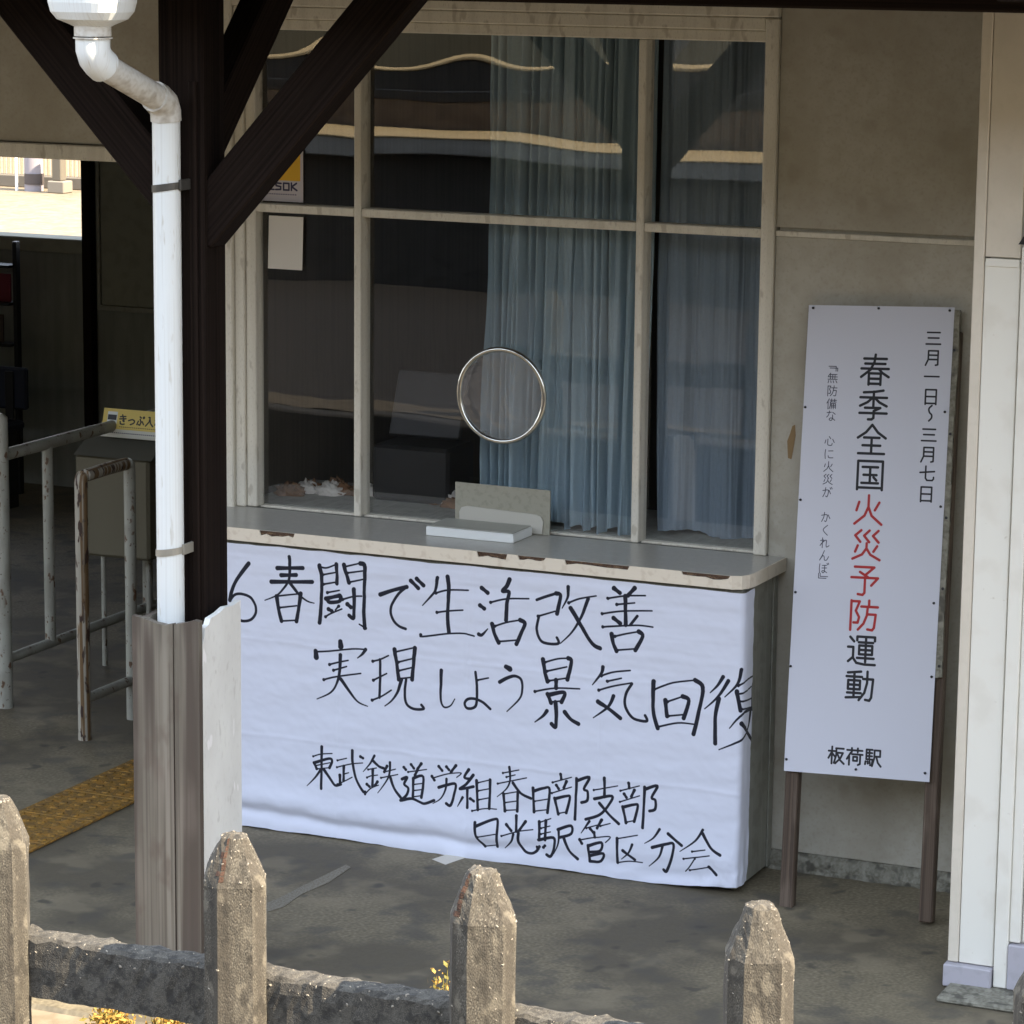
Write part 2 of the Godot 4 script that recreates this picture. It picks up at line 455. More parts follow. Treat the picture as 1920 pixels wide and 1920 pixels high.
func poster_texture():
	var k = 1350.0    # pixels a metre
	var W = 640
	var H = 1990
	var base = Color(0.765, 0.775, 0.815)
	var black = Color(0.04, 0.045, 0.08)
	var red = Color(0.62, 0.10, 0.10)
	var im := Image.create(W, H, false, Image.FORMAT_RGB8)
	im.fill(base)
	var cov := PackedByteArray()
	cov.resize(W * H)
	var at = func(x, y): return Vector2(x, 1.473 - y) * k
	var main = "春季全国火災予防運動"
	for i in main.length():
		printed(im, cov, main[i], at.call(0.235, 1.273 - 0.110 * i), Vector2(0.096, 0.098) * k, 5.4, red if i >= 4 and i <= 7 else black, base)
	var dates = [["三", 1.375], ["月", 1.314], ["一", 1.256], ["日", 1.193], ["〜", 1.142], ["三", 1.074], ["月", 1.013], ["七", 0.953], ["日", 0.890]]
	for d in dates:
		printed(im, cov, d[0], at.call(0.419, d[1]), Vector2(0.050, 0.050) * k, 3.5, black, base)
	var motto = [["『", 1.281], ["無", 1.243], ["防", 1.203], ["備", 1.162], ["な", 1.124], ["心", 1.046], ["に", 1.004], ["火", 0.964], ["災", 0.924], ["が", 0.883], ["か", 0.805], ["く", 0.764], ["れ", 0.724], ["ん", 0.684], ["ぼ", 0.644], ["』", 0.612]]
	for d in motto:
		printed(im, cov, d[0], at.call(0.098, d[1]), Vector2(0.033, 0.034) * k, 1.6, Color(0.16, 0.16, 0.22), base)
	var place = [["板", 0.169], ["荷", 0.229], ["駅", 0.289]]
	for d in place:
		printed(im, cov, d[0], at.call(d[1], 0.061), Vector2(0.054, 0.056) * k, 4.2, black, base)
	return ImageTexture.create_from_image(im)

func ticket_sign_texture():
	var im := Image.create(640, 240, false, Image.FORMAT_RGB8)
	var yellow = Color(0.84, 0.75, 0.38)
	im.fill(yellow)
	im.fill_rect(Rect2i(0, 172, 640, 68), Color(0.80, 0.80, 0.76))
	im.fill_rect(Rect2i(40, 26, 90, 100), Color(0.82, 0.84, 0.82))
	im.fill_rect(Rect2i(44, 52, 80, 44), Color(0.12, 0.14, 0.16))
	var cov := PackedByteArray()
	cov.resize(640 * 240)
	var x = 182.0
	for g in ["き", "っ", "ぷ", "入", "れ"]:
		printed(im, cov, g, Vector2(x, 88), Vector2(70, 84), 6.0, Color(0.10, 0.09, 0.06), yellow)
		x += 82.0
	# small print too fine to read
	for i in 26:
		im.fill_rect(Rect2i(158 + i * 17, 146, 12, 7), Color(0.45, 0.38, 0.16))
	for i in 30:
		im.fill_rect(Rect2i(44 + i * 18, 198, 13, 8), Color(0.35, 0.36, 0.40))
	return ImageTexture.create_from_image(im)

func sticker_texture():
	var im := Image.create(256, 272, false, Image.FORMAT_RGB8)
	im.fill(Color(0.72, 0.70, 0.72))
	for y in 165:
		for x in 256:
			if x > 16 and x < 240 and y > 14:
				var t = float(y) / 165.0
				# violet field above a yellow wedge
				im.set_pixel(x, y, Color(0.85, 0.66, 0.06) if x > 230 - 190 * t else Color(0.22, 0.16, 0.36))
	var cov := PackedByteArray()
	cov.resize(256 * 272)
	var ink = Color(0.10, 0.10, 0.24)
	var base = Color(0.72, 0.70, 0.72)
	for p in strokes("18,212 36,176 54,212; 26,200 46,200; 66,176 66,212 92,212; 132,180 104,178 104,192 130,196 130,210 102,212; 146,178 176,178 176,212 146,212 146,178; 190,176 190,212; 218,176 192,194 220,212"):
		ink_line(im, cov, p, 4.5, 4.5, ink, base)
	for i in 14:
		im.fill_rect(Rect2i(40 + i * 13, 232, 9, 6), Color(0.36, 0.34, 0.44))
	return ImageTexture.create_from_image(im)

# ---------------------------------------------------------------- the scene
func _ready():
	rng.seed = 20160305
	set_view()
	set_light()
	make_materials()
	build_ground()
	build_station()
	build_ticket_window()
	build_office()
	build_annex()
	build_canopy()
	build_downpipe()
	build_hall()
	build_counter()
	build_banner()
	build_signboard()
	build_window_items()
	build_fence()
	build_far_yard()
	build_far_side()
	build_litter_and_weeds()

func set_view():
	var cam := Camera3D.new()
	cam.name = "camera"
	cam.position = Vector3(4.26, 3.046, 9.5)
	cam.rotation_degrees = Vector3(-10.5756, 23.8780, 0.5871)
	cam.fov = 18.428
	cam.near = 0.1
	cam.far = 400.0
	add_child(cam)
	cam.current = true

func set_light():
	var sky_mat := ProceduralSkyMaterial.new()
	sky_mat.sky_top_color = Color(0.64, 0.69, 0.77)
	sky_mat.sky_horizon_color = Color(0.90, 0.90, 0.89)
	sky_mat.sky_curve = 0.18
	sky_mat.ground_bottom_color = Color(0.30, 0.27, 0.23)
	sky_mat.ground_horizon_color = Color(0.55, 0.53, 0.50)
	var sky := Sky.new()
	sky.sky_material = sky_mat
	var env := Environment.new()
	env.background_mode = Environment.BG_SKY
	env.sky = sky
	env.background_energy_multiplier = 1.0
	env.tonemap_mode = Environment.TONE_MAPPER_LINEAR
	env.tonemap_exposure = 6.1
	env.sdfgi_enabled = true
	env.ssao_enabled = true
	env.ssil_enabled = true
	var we := WorldEnvironment.new()
	we.name = "world_environment"
	we.environment = env
	add_child(we)
	var sun := DirectionalLight3D.new()
	sun.name = "sun"
	sun.light_energy = 0.9
	sun.light_color = Color(1.0, 0.93, 0.82)
	sun.light_angular_distance = 0.5
	sun.shadow_enabled = true
	var to_sun = Vector3(cos(deg_to_rad(44)) * cos(deg_to_rad(4)), sin(deg_to_rad(44)), cos(deg_to_rad(44)) * sin(deg_to_rad(4)))
	sun.look_at_from_position(to_sun * 30.0, Vector3.ZERO, Vector3.UP)
	add_child(sun)

func make_materials():
	var fine = noise(1, 0.06, 4)
	var mid = noise(2, 0.018, 4)
	var broad = noise(3, 0.006, 4)
	var blot = noise(4, 0.012, 3)
	var speck = noise(5, 0.09, 1, 512, 512, FastNoiseLite.TYPE_CELLULAR)
	var g1 = grain(6, 24, 512, 0.022, 3)
	var g2 = grain(7, 12, 512, 0.06)
	var g3 = grain(8, 40, 512, 0.016, 3)
	var grit = noise(9, 0.22, 3)
	var fibre = grain(10, 10, 512, 0.17, 2)
	var fine_h = gray_tex(512, fine, 0.6, mid, 0.4)
	var speck_h = gray_tex(512, speck, 0.7, fine, 0.4)
	var grain_h = gray_tex(512, g2, 0.6, g1, 0.4)
	# station floor: trowelled concrete, worn and blotched
	var big = 1024
	var f1 = noise(11, 0.004, 5, big, big)
	var f2 = noise(12, 0.010, 4, big, big)
	var f3 = noise(13, 0.05, 4, big, big)
	var f4 = noise(14, 0.014, 3, big, big)
	var f5 = noise(15, 0.022, 2, big, big)
	var f6 = noise(16, 0.20, 3, big, big)
	var floor_tex = paint(big, Color(0.455, 0.42, 0.34), [[f3, 0.3, 0.8, Color(0.42, 0.385, 0.31), 0.6], [f6, 0.45, 0.85, Color(0.31, 0.283, 0.23), 0.6], [f6, 0.40, 0.15, Color(0.58, 0.54, 0.45), 0.55], [f1, 0.40, 0.68, Color(0.325, 0.298, 0.245), 0.85], [f2, 0.56, 0.80, Color(0.51, 0.47, 0.385), 0.55], [f4, 0.62, 0.84, Color(0.29, 0.275, 0.245), 0.6], [f5, 0.80, 0.90, Color(0.21, 0.20, 0.175), 0.6]])
	M.floor = mat(Color.WHITE, 0.72, floor_tex, Vector3.ONE / 3.4, true, gray_tex(big, f3, 0.7, f2, 0.3), 0.12)
	M.wall = mat(Color.WHITE, 0.75, paint(512, Color(0.68, 0.665, 0.615), [[fine, 0.3, 0.8, Color(0.625, 0.60, 0.54), 0.5], [broad, 0.4, 0.8, Color(0.60, 0.575, 0.515), 0.6], [grit, 0.6, 0.85, Color(0.57, 0.545, 0.49), 0.4], [blot, 0.74, 0.84, Color(0.57, 0.54, 0.475), 0.35]]), Vector3.ONE / 1.9, true, fine_h, 0.04)
	M.frame = mat(Color.WHITE, 0.55, paint(512, Color(0.82, 0.80, 0.745), [[g1, 0.5, 0.8, Color(0.74, 0.715, 0.655), 0.5], [mid, 0.72, 0.80, Color(0.56, 0.52, 0.45), 0.4], [grit, 0.66, 0.85, Color(0.64, 0.61, 0.55), 0.5]]), Vector3(1.6, 0.6, 1.6), true, grain_h, 0.03)
	M.plinth = mat(Color.WHITE, 0.9, paint(512, Color(0.50, 0.49, 0.44), [[fine, 0.35, 0.7, Color(0.40, 0.39, 0.34), 0.7], [mid, 0.5, 0.7, Color(0.58, 0.57, 0.52), 0.6], [blot, 0.6, 0.75, Color(0.28, 0.27, 0.24), 0.7]]), Vector3.ONE * 2.0, true, fine_h, 0.5)
	M.dark_wood = mat(Color.WHITE, 0.72, paint(512, Color(0.125, 0.098, 0.083), [[g2, 0.35, 0.75, Color(0.068, 0.052, 0.043), 0.7], [g1, 0.6, 0.85, Color(0.165, 0.13, 0.112), 0.45], [fibre, 0.55, 0.85, Color(0.18, 0.145, 0.125), 0.4]]), Vector3(2.4, 0.5, 2.4), false, grain_h, 0.10)
	M.dark_wood.metallic_specular = 0.15
	M.old_wood = mat(Color.WHITE, 0.85, paint(512, Color(0.43, 0.405, 0.36), [[g2, 0.3, 0.8, Color(0.375, 0.345, 0.30), 0.5], [g1, 0.50, 0.74, Color(0.55, 0.525, 0.475), 0.6], [g3, 0.55, 0.72, Color(0.27, 0.23, 0.20), 0.75], [mid, 0.62, 0.80, Color(0.36, 0.31, 0.27), 0.5], [broad, 0.60, 0.85, Color(0.54, 0.50, 0.455), 0.3], [fibre, 0.52, 0.78, Color(0.30, 0.27, 0.235), 0.5]]), Vector3(0.95, 0.42, 0.95), false, gray_tex(512, fibre, 0.7, g2, 0.3), 0.03)
	M.leg_wood = mat(Color.WHITE, 0.8, paint(512, Color(0.34, 0.285, 0.235), [[g2, 0.35, 0.7, Color(0.23, 0.185, 0.145), 0.8], [broad, 0.5, 0.7, Color(0.46, 0.41, 0.36), 0.6], [fibre, 0.5, 0.8, Color(0.22, 0.165, 0.125), 0.5]]), Vector3(2.5, 0.6, 2.5), false, grain_h, 0.10)
	M.pale_board = mat(Color.WHITE, 0.7, paint(512, Color(0.86, 0.855, 0.83), [[broad, 0.3, 0.85, Color(0.81, 0.80, 0.775), 0.6], [fine, 0.6, 0.9, Color(0.76, 0.75, 0.72), 0.4], [mid, 0.80, 0.86, Color(0.70, 0.68, 0.65), 0.4], [blot, 0.84, 0.88, Color(0.92, 0.91, 0.90), 0.8]]), Vector3(1.6, 0.7, 1.6), false, fine_h, 0.08)
	M.white_board = mat(Color.WHITE, 0.55, paint(512, Color(0.87, 0.86, 0.82), [[mid, 0.5, 0.8, Color(0.83, 0.815, 0.77), 0.6], [fine, 0.86, 0.90, Color(0.70, 0.67, 0.61), 0.5]]), Vector3.ONE * 0.7, true, fine_h, 0.02)
	M.darker_board = mat(Color.WHITE, 0.65, paint(512, Color(0.81, 0.78, 0.72), [[broad, 0.4, 0.8, Color(0.76, 0.73, 0.67), 0.6], [fine, 0.5, 0.8, Color(0.78, 0.75, 0.69), 0.5]]), Vector3.ONE * 0.8, true, fine_h, 0.03)  # upper boards and corner, a little darker than white_board
	M.lavender = mat(Color.WHITE, 0.6, paint(512, Color(0.66, 0.65, 0.675), [[mid, 0.5, 0.8, Color(0.60, 0.59, 0.61), 0.5]]), Vector3.ONE * 2, true)
	M.pvc = mat(Color.WHITE, 0.38, paint(512, Color(0.87, 0.88, 0.87), [[g2, 0.6, 0.9, Color(0.80, 0.80, 0.775), 0.5], [mid, 0.74, 0.86, Color(0.68, 0.65, 0.58), 0.4]]), Vector3(5, 0.7, 5), true)
	M.pvc_dirty = mat(Color.WHITE, 0.5, paint(512, Color(0.80, 0.79, 0.76), [[fine, 0.4, 0.9, Color(0.70, 0.67, 0.61), 0.6], [mid, 0.55, 0.9, Color(0.50, 0.45, 0.38), 0.6]]), Vector3.ONE * 1.6, true)
	M.strap = mat(Color(0.34, 0.33, 0.31), 0.5)
	M.strap.metallic = 0.6
	M.strap_pale = mat(Color(0.62, 0.60, 0.55), 0.5)
	M.strap_pale.metallic = 0.4
	M.concrete = mat(Color.WHITE, 0.95, paint(512, Color(0.325, 0.305, 0.265), [[grit, 0.50, 0.70, Color(0.20, 0.185, 0.16), 0.8], [grit, 0.34, 0.18, Color(0.55, 0.52, 0.465), 0.85], [fine, 0.45, 0.75, Color(0.31, 0.285, 0.245), 0.6], [broad, 0.45, 0.75, Color(0.29, 0.27, 0.235), 0.5], [g1, 0.52, 0.72, Color(0.23, 0.21, 0.18), 0.6], [mid, 0.60, 0.74, Color(0.19, 0.175, 0.15), 0.6], [blot, 0.70, 0.80, Color(0.49, 0.46, 0.40), 0.5]]), Vector3(2.6, 1.6, 2.6), false, gray_tex(512, grit, 0.7, fine, 0.4), 0.16)
	M.concrete_dark = mat(Color.WHITE, 0.95, paint(512, Color(0.32, 0.305, 0.275), [[grit, 0.45, 0.75, Color(0.20, 0.19, 0.172), 0.8], [grit, 0.36, 0.15, Color(0.42, 0.40, 0.36), 0.7], [fine, 0.45, 0.75, Color(0.19, 0.18, 0.165), 0.6], [mid, 0.55, 0.75, Color(0.16, 0.153, 0.14), 0.65], [blot, 0.64, 0.78, Color(0.36, 0.345, 0.31), 0.5]]), Vector3.ONE * 2.4, false, gray_tex(512, grit, 0.7, fine, 0.4), 0.16)
	M.pebble = mat(Color.WHITE, 0.85, paint(512, Color(0.52, 0.485, 0.43), [[mid, 0.45, 0.6, Color(0.43, 0.40, 0.35), 0.8], [blot, 0.6, 0.7, Color(0.60, 0.57, 0.515), 0.8]]), Vector3.ONE * 6, true)
	M.rust = mat(Color.WHITE, 0.9, paint(512, Color(0.29, 0.18, 0.115), [[grit, 0.35, 0.6, Color(0.22, 0.165, 0.13), 0.9]]), Vector3.ONE * 6, true, fine_h, 0.2)
	M.rail_paint = mat(Color.WHITE, 0.5, paint(512, Color(0.62, 0.62, 0.58), [[broad, 0.4, 0.7, Color(0.54, 0.535, 0.49), 0.7], [mid, 0.74, 0.78, Color(0.34, 0.24, 0.16), 0.9], [fine, 0.80, 0.85, Color(0.24, 0.16, 0.12), 0.8]]), Vector3(1.8, 1.2, 1.8), true)
	M.rail_rusty = mat(Color.WHITE, 0.65, paint(512, Color(0.62, 0.60, 0.55), [[g1, 0.52, 0.58, Color(0.40, 0.30, 0.18), 0.9], [mid, 0.64, 0.69, Color(0.20, 0.13, 0.10), 0.9]]), Vector3(3.2, 0.9, 3.2), true, fine_h, 0.15)
	M.counter_top = mat(Color.WHITE, 0.28, paint(512, Color(0.66, 0.65, 0.615), [[fine, 0.4, 0.8, Color(0.62, 0.61, 0.575), 0.7], [mid, 0.6, 0.8, Color(0.70, 0.685, 0.65), 0.5]]), Vector3.ONE * 1.5, true)
	M.counter_side = mat(Color.WHITE, 0.7, paint(512, Color(0.55, 0.55, 0.51), [[mid, 0.45, 0.7, Color(0.49, 0.485, 0.45), 0.7], [g2, 0.66, 0.76, Color(0.61, 0.605, 0.565), 0.5]]), Vector3.ONE * 1.4, true)
	M.band = mat(Color.WHITE, 0.5, paint(512, Color(0.87, 0.83, 0.76), [[mid, 0.55, 0.75, Color(0.78, 0.73, 0.65), 0.5]]), Vector3.ONE * 2, true)
	M.core = mat(Color.WHITE, 0.9, paint(512, Color(0.33, 0.25, 0.185), [[fine, 0.45, 0.65, Color(0.19, 0.13, 0.095), 0.8], [mid, 0.58, 0.66, Color(0.52, 0.43, 0.33), 0.7]]), Vector3(4, 12, 12), true, fine_h, 0.2)
	M.curtain = mat(Color.WHITE, 0.9, paint(512, Color(0.58, 0.66, 0.70), [[fine, 0.4, 0.8, Color(0.55, 0.63, 0.67), 0.5]]), Vector3.ONE * 2, true)
	M.curtain.backlight_enabled = true
	M.curtain.backlight = Color(0.2, 0.25, 0.3)
	M.curtain_darker = mat(Color.WHITE, 0.9, paint(512, Color(0.48, 0.54, 0.59), [[fine, 0.4, 0.8, Color(0.45, 0.51, 0.56), 0.5]]), Vector3.ONE * 2, true)  # cloth colour of the other curtain, in a darker tone
	M.box_white = mat(Color(0.86, 0.87, 0.86), 0.45)
	M.box_gray = mat(Color(0.62, 0.62, 0.58), 0.5)
	M.flap = mat(Color.WHITE, 0.55, paint(512, Color(0.60, 0.59, 0.53), [[mid, 0.5, 0.8, Color(0.53, 0.525, 0.47), 0.6]]), Vector3.ONE * 4, true)
	M.flap_light = mat(Color(0.72, 0.71, 0.67), 0.5)
	M.chrome = mat(Color(0.80, 0.80, 0.78), 0.16)
	M.chrome.metallic = 1.0
	M.paper = mat(Color(0.80, 0.78, 0.74), 0.8)
	M.kraft = mat(Color.WHITE, 0.8, paint(512, Color(0.47, 0.33, 0.20), [[mid, 0.45, 0.7, Color(0.38, 0.26, 0.15), 0.7]]), Vector3.ONE * 3, true)
	M.black = mat(Color(0.06, 0.06, 0.065), 0.5)
	M.glass = mat(Color(0.25, 0.27, 0.27, 0.02), 0.0)
	M.glass.transparency = BaseMaterial3D.TRANSPARENCY_ALPHA
	M.glass.metallic_specular = 0.6
	M.acrylic = mat(Color(0.80, 0.78, 0.77, 0.085), 0.06)
	M.acrylic.transparency = BaseMaterial3D.TRANSPARENCY_ALPHA
	M.acrylic.metallic_specular = 0.6
	M.hall = mat(Color.WHITE, 0.8, paint(512, Color(0.52, 0.53, 0.50), [[g1, 0.4, 0.8, Color(0.47, 0.48, 0.455), 0.6], [mid, 0.55, 0.75, Color(0.55, 0.56, 0.53), 0.4]]), Vector3(1.2, 0.5, 1.2), true)
	M.hall_light = mat(Color.WHITE, 0.8, paint(512, Color(0.55, 0.55, 0.50), [[mid, 0.45, 0.75, Color(0.50, 0.50, 0.455), 0.6]]), Vector3.ONE, true)
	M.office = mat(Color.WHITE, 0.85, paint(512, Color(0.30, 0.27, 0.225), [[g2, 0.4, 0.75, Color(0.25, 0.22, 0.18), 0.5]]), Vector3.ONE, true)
	M.desk = mat(Color.WHITE, 0.5, paint(512, Color(0.30, 0.22, 0.16), [[g2, 0.4, 0.75, Color(0.22, 0.155, 0.11), 0.7]]), Vector3(2, 2, 0.5), true)
	M.tactile = mat(Color.WHITE, 0.8, paint(512, Color(0.56, 0.41, 0.12), [[mid, 0.42, 0.66, Color(0.42, 0.31, 0.13), 0.85], [fine, 0.50, 0.75, Color(0.31, 0.25, 0.15), 0.8], [grit, 0.5, 0.8, Color(0.34, 0.26, 0.14), 0.6], [blot, 0.62, 0.72, Color(0.64, 0.45, 0.14), 0.6]]), Vector3.ONE * 2.2, true, fine_h, 0.15)
	M.line_paint = mat(Color.WHITE, 0.8, paint(512, Color(0.52, 0.50, 0.45), [[fine, 0.35, 0.65, Color(0.43, 0.405, 0.35), 0.9], [grit, 0.45, 0.7, Color(0.40, 0.375, 0.32), 0.8]]), Vector3.ONE * 3, true)
	M.earth = mat(Color.WHITE, 0.95, paint(512, Color(0.50, 0.45, 0.37), [[fine, 0.4, 0.7, Color(0.44, 0.39, 0.31), 0.7], [mid, 0.5, 0.7, Color(0.55, 0.50, 0.42), 0.6], [blot, 0.6, 0.75, Color(0.42, 0.37, 0.29), 0.5]]), Vector3.ONE * 0.45, true, fine_h, 0.4)
	M.soil = mat(Color.WHITE, 0.95, paint(512, Color(0.34, 0.305, 0.25), [[fine, 0.4, 0.7, Color(0.28, 0.25, 0.20), 0.7], [mid, 0.5, 0.7, Color(0.38, 0.345, 0.28), 0.6]]), Vector3.ONE * 0.8, true, fine_h, 0.6)
	M.ballast = mat(Color.WHITE, 0.95, paint(512, Color(0.18, 0.165, 0.15), [[speck, 0.25, 0.5, Color(0.13, 0.12, 0.11), 0.8], [mid, 0.5, 0.7, Color(0.21, 0.19, 0.172), 0.6]]), Vector3.ONE * 0.7, true, speck_h, 3.0)
	M.stone = mat(Color.WHITE, 0.9, paint(512, Color(0.22, 0.215, 0.20), [[mid, 0.45, 0.7, Color(0.16, 0.155, 0.145), 0.7]]), Vector3.ONE * 0.6, true, fine_h, 1.0)
	M.coping = mat(Color.WHITE, 0.8, paint(512, Color(0.55, 0.55, 0.53), [[mid, 0.45, 0.75, Color(0.49, 0.485, 0.465), 0.6]]), Vector3.ONE * 0.6, true)
	M.paving = mat(Color.WHITE, 0.9, paint(512, Color(0.80, 0.71, 0.53), [[fine, 0.4, 0.7, Color(0.72, 0.62, 0.46), 0.7], [speck, 0.1, 0.0, Color(0.50, 0.42, 0.30), 0.6]]), Vector3.ONE * 0.8, true)
	M.brown_wall = mat(Color.WHITE, 0.9, paint(512, Color(0.36, 0.31, 0.26), [[mid, 0.4, 0.7, Color(0.28, 0.24, 0.20), 0.8]]), Vector3.ONE * 0.5, true, fine_h, 1.0)
	M.roof = mat(Color(0.24, 0.20, 0.17), 0.9)
	M.roof_top = mat(Color(0.30, 0.31, 0.32), 0.6)
	M.straw = mat(Color(0.66, 0.52, 0.24), 0.8)
	M.straw.backlight_enabled = true
	M.straw.backlight = Color(0.4, 0.3, 0.12)
	M.straw_green = mat(Color(0.46, 0.42, 0.18), 0.8)

# ---------------------------------------------------------------- ground
func build_ground():
	var g = structure("ground", "dry pale earth ground round the station", Vector3.ZERO)
	part(g, "earth", bx(begin(), Vector3(-150, -0.4, -150), Vector3(150, -0.03, 150), 0.01), M.earth)
	var f = structure("station_floor", "worn blotched grey concrete floor of the station")
	var step = 0.0
	part(f, "slab", bx(begin(), Vector3(-9, -0.25, -5.1), Vector3(9, 0.0, 2.2), 0.012), M.floor)
	# the fence stands on a raised bed kept back by a stone wall
	var b = structure("raised_bed", "raised earth bed with dark stone retaining wall under the fence")
	box(b, "retaining_wall", Vector3(-9, -0.1, 4.02), Vector3(9, 0.66, 4.14), M.stone, 0.01)
	var n := FastNoiseLite.new()
	n.seed = 21
	n.frequency = 0.9
	var fn = func(u, v):
		var x = lerpf(-9.0, 9.0, u)
		var z = lerpf(4.13, 4.75, v)
		return Vector3(x, 0.66 - 0.62 * smoothstep(4.42, 4.75, z) + n.get_noise_2d(x, z) * 0.02 + n.get_noise_2d(x * 6.0, z * 6.0) * 0.012, z)
	part(b, "earth", sheet(begin(), 160, 30, fn), M.soil)
	var v = structure("verge", "strip of soil darkened to cut bounced light between the station floor and the fence")
	box(v, "soil", Vector3(-9, -0.2, 2.62), Vector3(9, -0.006, 4.019), M.soil, 0.01)  # dark colour set to cut the light bounced up at the walls
	box(v, "path", Vector3(-9, -0.2, 2.203), Vector3(9, -0.008, 2.617), M.earth, 0.006)
	var t = structure("track_bed", "brown stone ballast of the tracks")
	part(t, "ballast", bx(begin(), Vector3(-60, -0.3, 4.7), Vector3(60, 0.06, 13.95), 0.02), M.ballast)

# ---------------------------------------------------------------- station building
var station

func build_station():
	station = thing("station_building", "cream walled old station building with a ticket window", "building")
	var s = station
	# walls round the ticket window
	box(s, "wall_panel", Vector3(0.962, 0.06, -0.12), Vector3(1.9, 2.076, 0.0), M.wall, 0.002)
	box(s, "wall_panel", Vector3(0.962, 2.104, -0.12), Vector3(1.9, 3.3, -0.002), M.wall, 0.002)
	box(s, "wall_core", Vector3(0.97, 2.06, -0.115), Vector3(1.9, 2.12, -0.014), M.wall, 0.001)
	box(s, "batten", Vector3(0.962, 2.0765, -0.012), Vector3(1.9, 2.094, 0.006), M.frame, 0.002)
	box(s, "wall_panel", Vector3(-1.04, 2.80, -0.12), Vector3(0.9615, 3.3, -0.001), M.wall, 0.002)
	box(s, "wall_panel", Vector3(-1.04, 0.0, -0.12), Vector3(0.9615, 1.0, -0.001), M.wall, 0.002)
	# broken concrete plinth at the foot of the wall
	var n := FastNoiseLite.new()
	n.seed = 31
	n.frequency = 4.0
	var fn = func(u, v):
		var x = lerpf(0.90, 1.9, u)
		var y = lerpf(-0.02, 0.064, v)
		return Vector3(x, y, 0.012 + n.get_noise_2d(x * 2.0, y * 5.0) * 0.02 + (1.0 - v) * 0.018 - 0.02 * smoothstep(0.8, 1.0, v))
	part(s, "plinth", sheet(begin(), 60, 10, fn), M.plinth)
	# ochre stain where the sign rubs the wall
	part(s, "stain", prism(begin(), [Vector2(1.022, 1.365), Vector2(1.034, 1.362), Vector2(1.040, 1.40), Vector2(1.046, 1.44), Vector2(1.043, 1.475), Vector2(1.034, 1.47), Vector2(1.027, 1.445), Vector2(1.018, 1.42)], 0.0004, 0.0012), mat(Color(0.54, 0.45, 0.32), 0.9))
	# wall over the passage, with its lower beam
	box(s, "wall_panel", Vector3(-6.2, 2.2715, -0.12), Vector3(-1.045, 3.3, -0.003), M.wall, 0.002)
	box(s, "lintel", Vector3(-6.2, 2.215, -0.14), Vector3(-1.10, 2.268, 0.012), M.frame, 0.004)
	box(s, "wall_panel", Vector3(-6.2, 0.0, -0.12), Vector3(-5.8, 2.214, 0.0), M.wall, 0.002)
	# partition, side and back walls, ceiling, roof
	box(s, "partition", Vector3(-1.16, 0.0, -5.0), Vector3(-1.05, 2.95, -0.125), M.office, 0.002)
	box(s, "side_wall", Vector3(-6.2, 0.0, -5.0), Vector3(-6.05, 2.95, -0.125), M.hall, 0.002)
	box(s, "back_wall", Vector3(-4.655, 0.0, -5.1), Vector3(6.0, 2.95, -5.0), M.hall, 0.002)
	box(s, "back_wall", Vector3(-6.2, 0.0, -5.1), Vector3(-4.66, 1.275, -5.0), M.hall, 0.002)
	box(s, "back_wall", Vector3(-6.2, 2.32, -5.1), Vector3(-4.66, 2.95, -5.0), M.hall, 0.002)
	box(s, "sill", Vector3(-6.2, 1.28, -5.13), Vector3(-4.66, 1.357, -4.95), M.hall_light, 0.004)
	box(s, "jamb", Vector3(-4.655, 0.35, -4.99), Vector3(-4.60, 2.4, -4.93), M.dark_wood, 0.004)
	box(s, "ceiling", Vector3(-6.2, 2.96, -5.1), Vector3(-1.1, 3.0, -0.13), M.wall, 0.002)
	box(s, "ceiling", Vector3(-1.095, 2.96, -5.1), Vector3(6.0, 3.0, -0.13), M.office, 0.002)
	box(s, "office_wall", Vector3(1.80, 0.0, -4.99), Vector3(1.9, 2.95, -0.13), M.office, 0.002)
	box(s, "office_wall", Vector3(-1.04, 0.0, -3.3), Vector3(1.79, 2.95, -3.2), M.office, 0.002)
	var rp = [Vector2(-5.6, 3.02), Vector2(-2.55, 4.5), Vector2(0.12, 3.36), Vector2(0.12, 3.31), Vector2(-5.6, 3.01)]
	part(s, "roof", prism(begin(), rp, -7.0, 6.5, Transform3D(Basis(Vector3(0, 0, 1), Vector3(0, 1, 0), Vector3(1, 0, 0)), Vector3.ZERO)), M.roof_top)

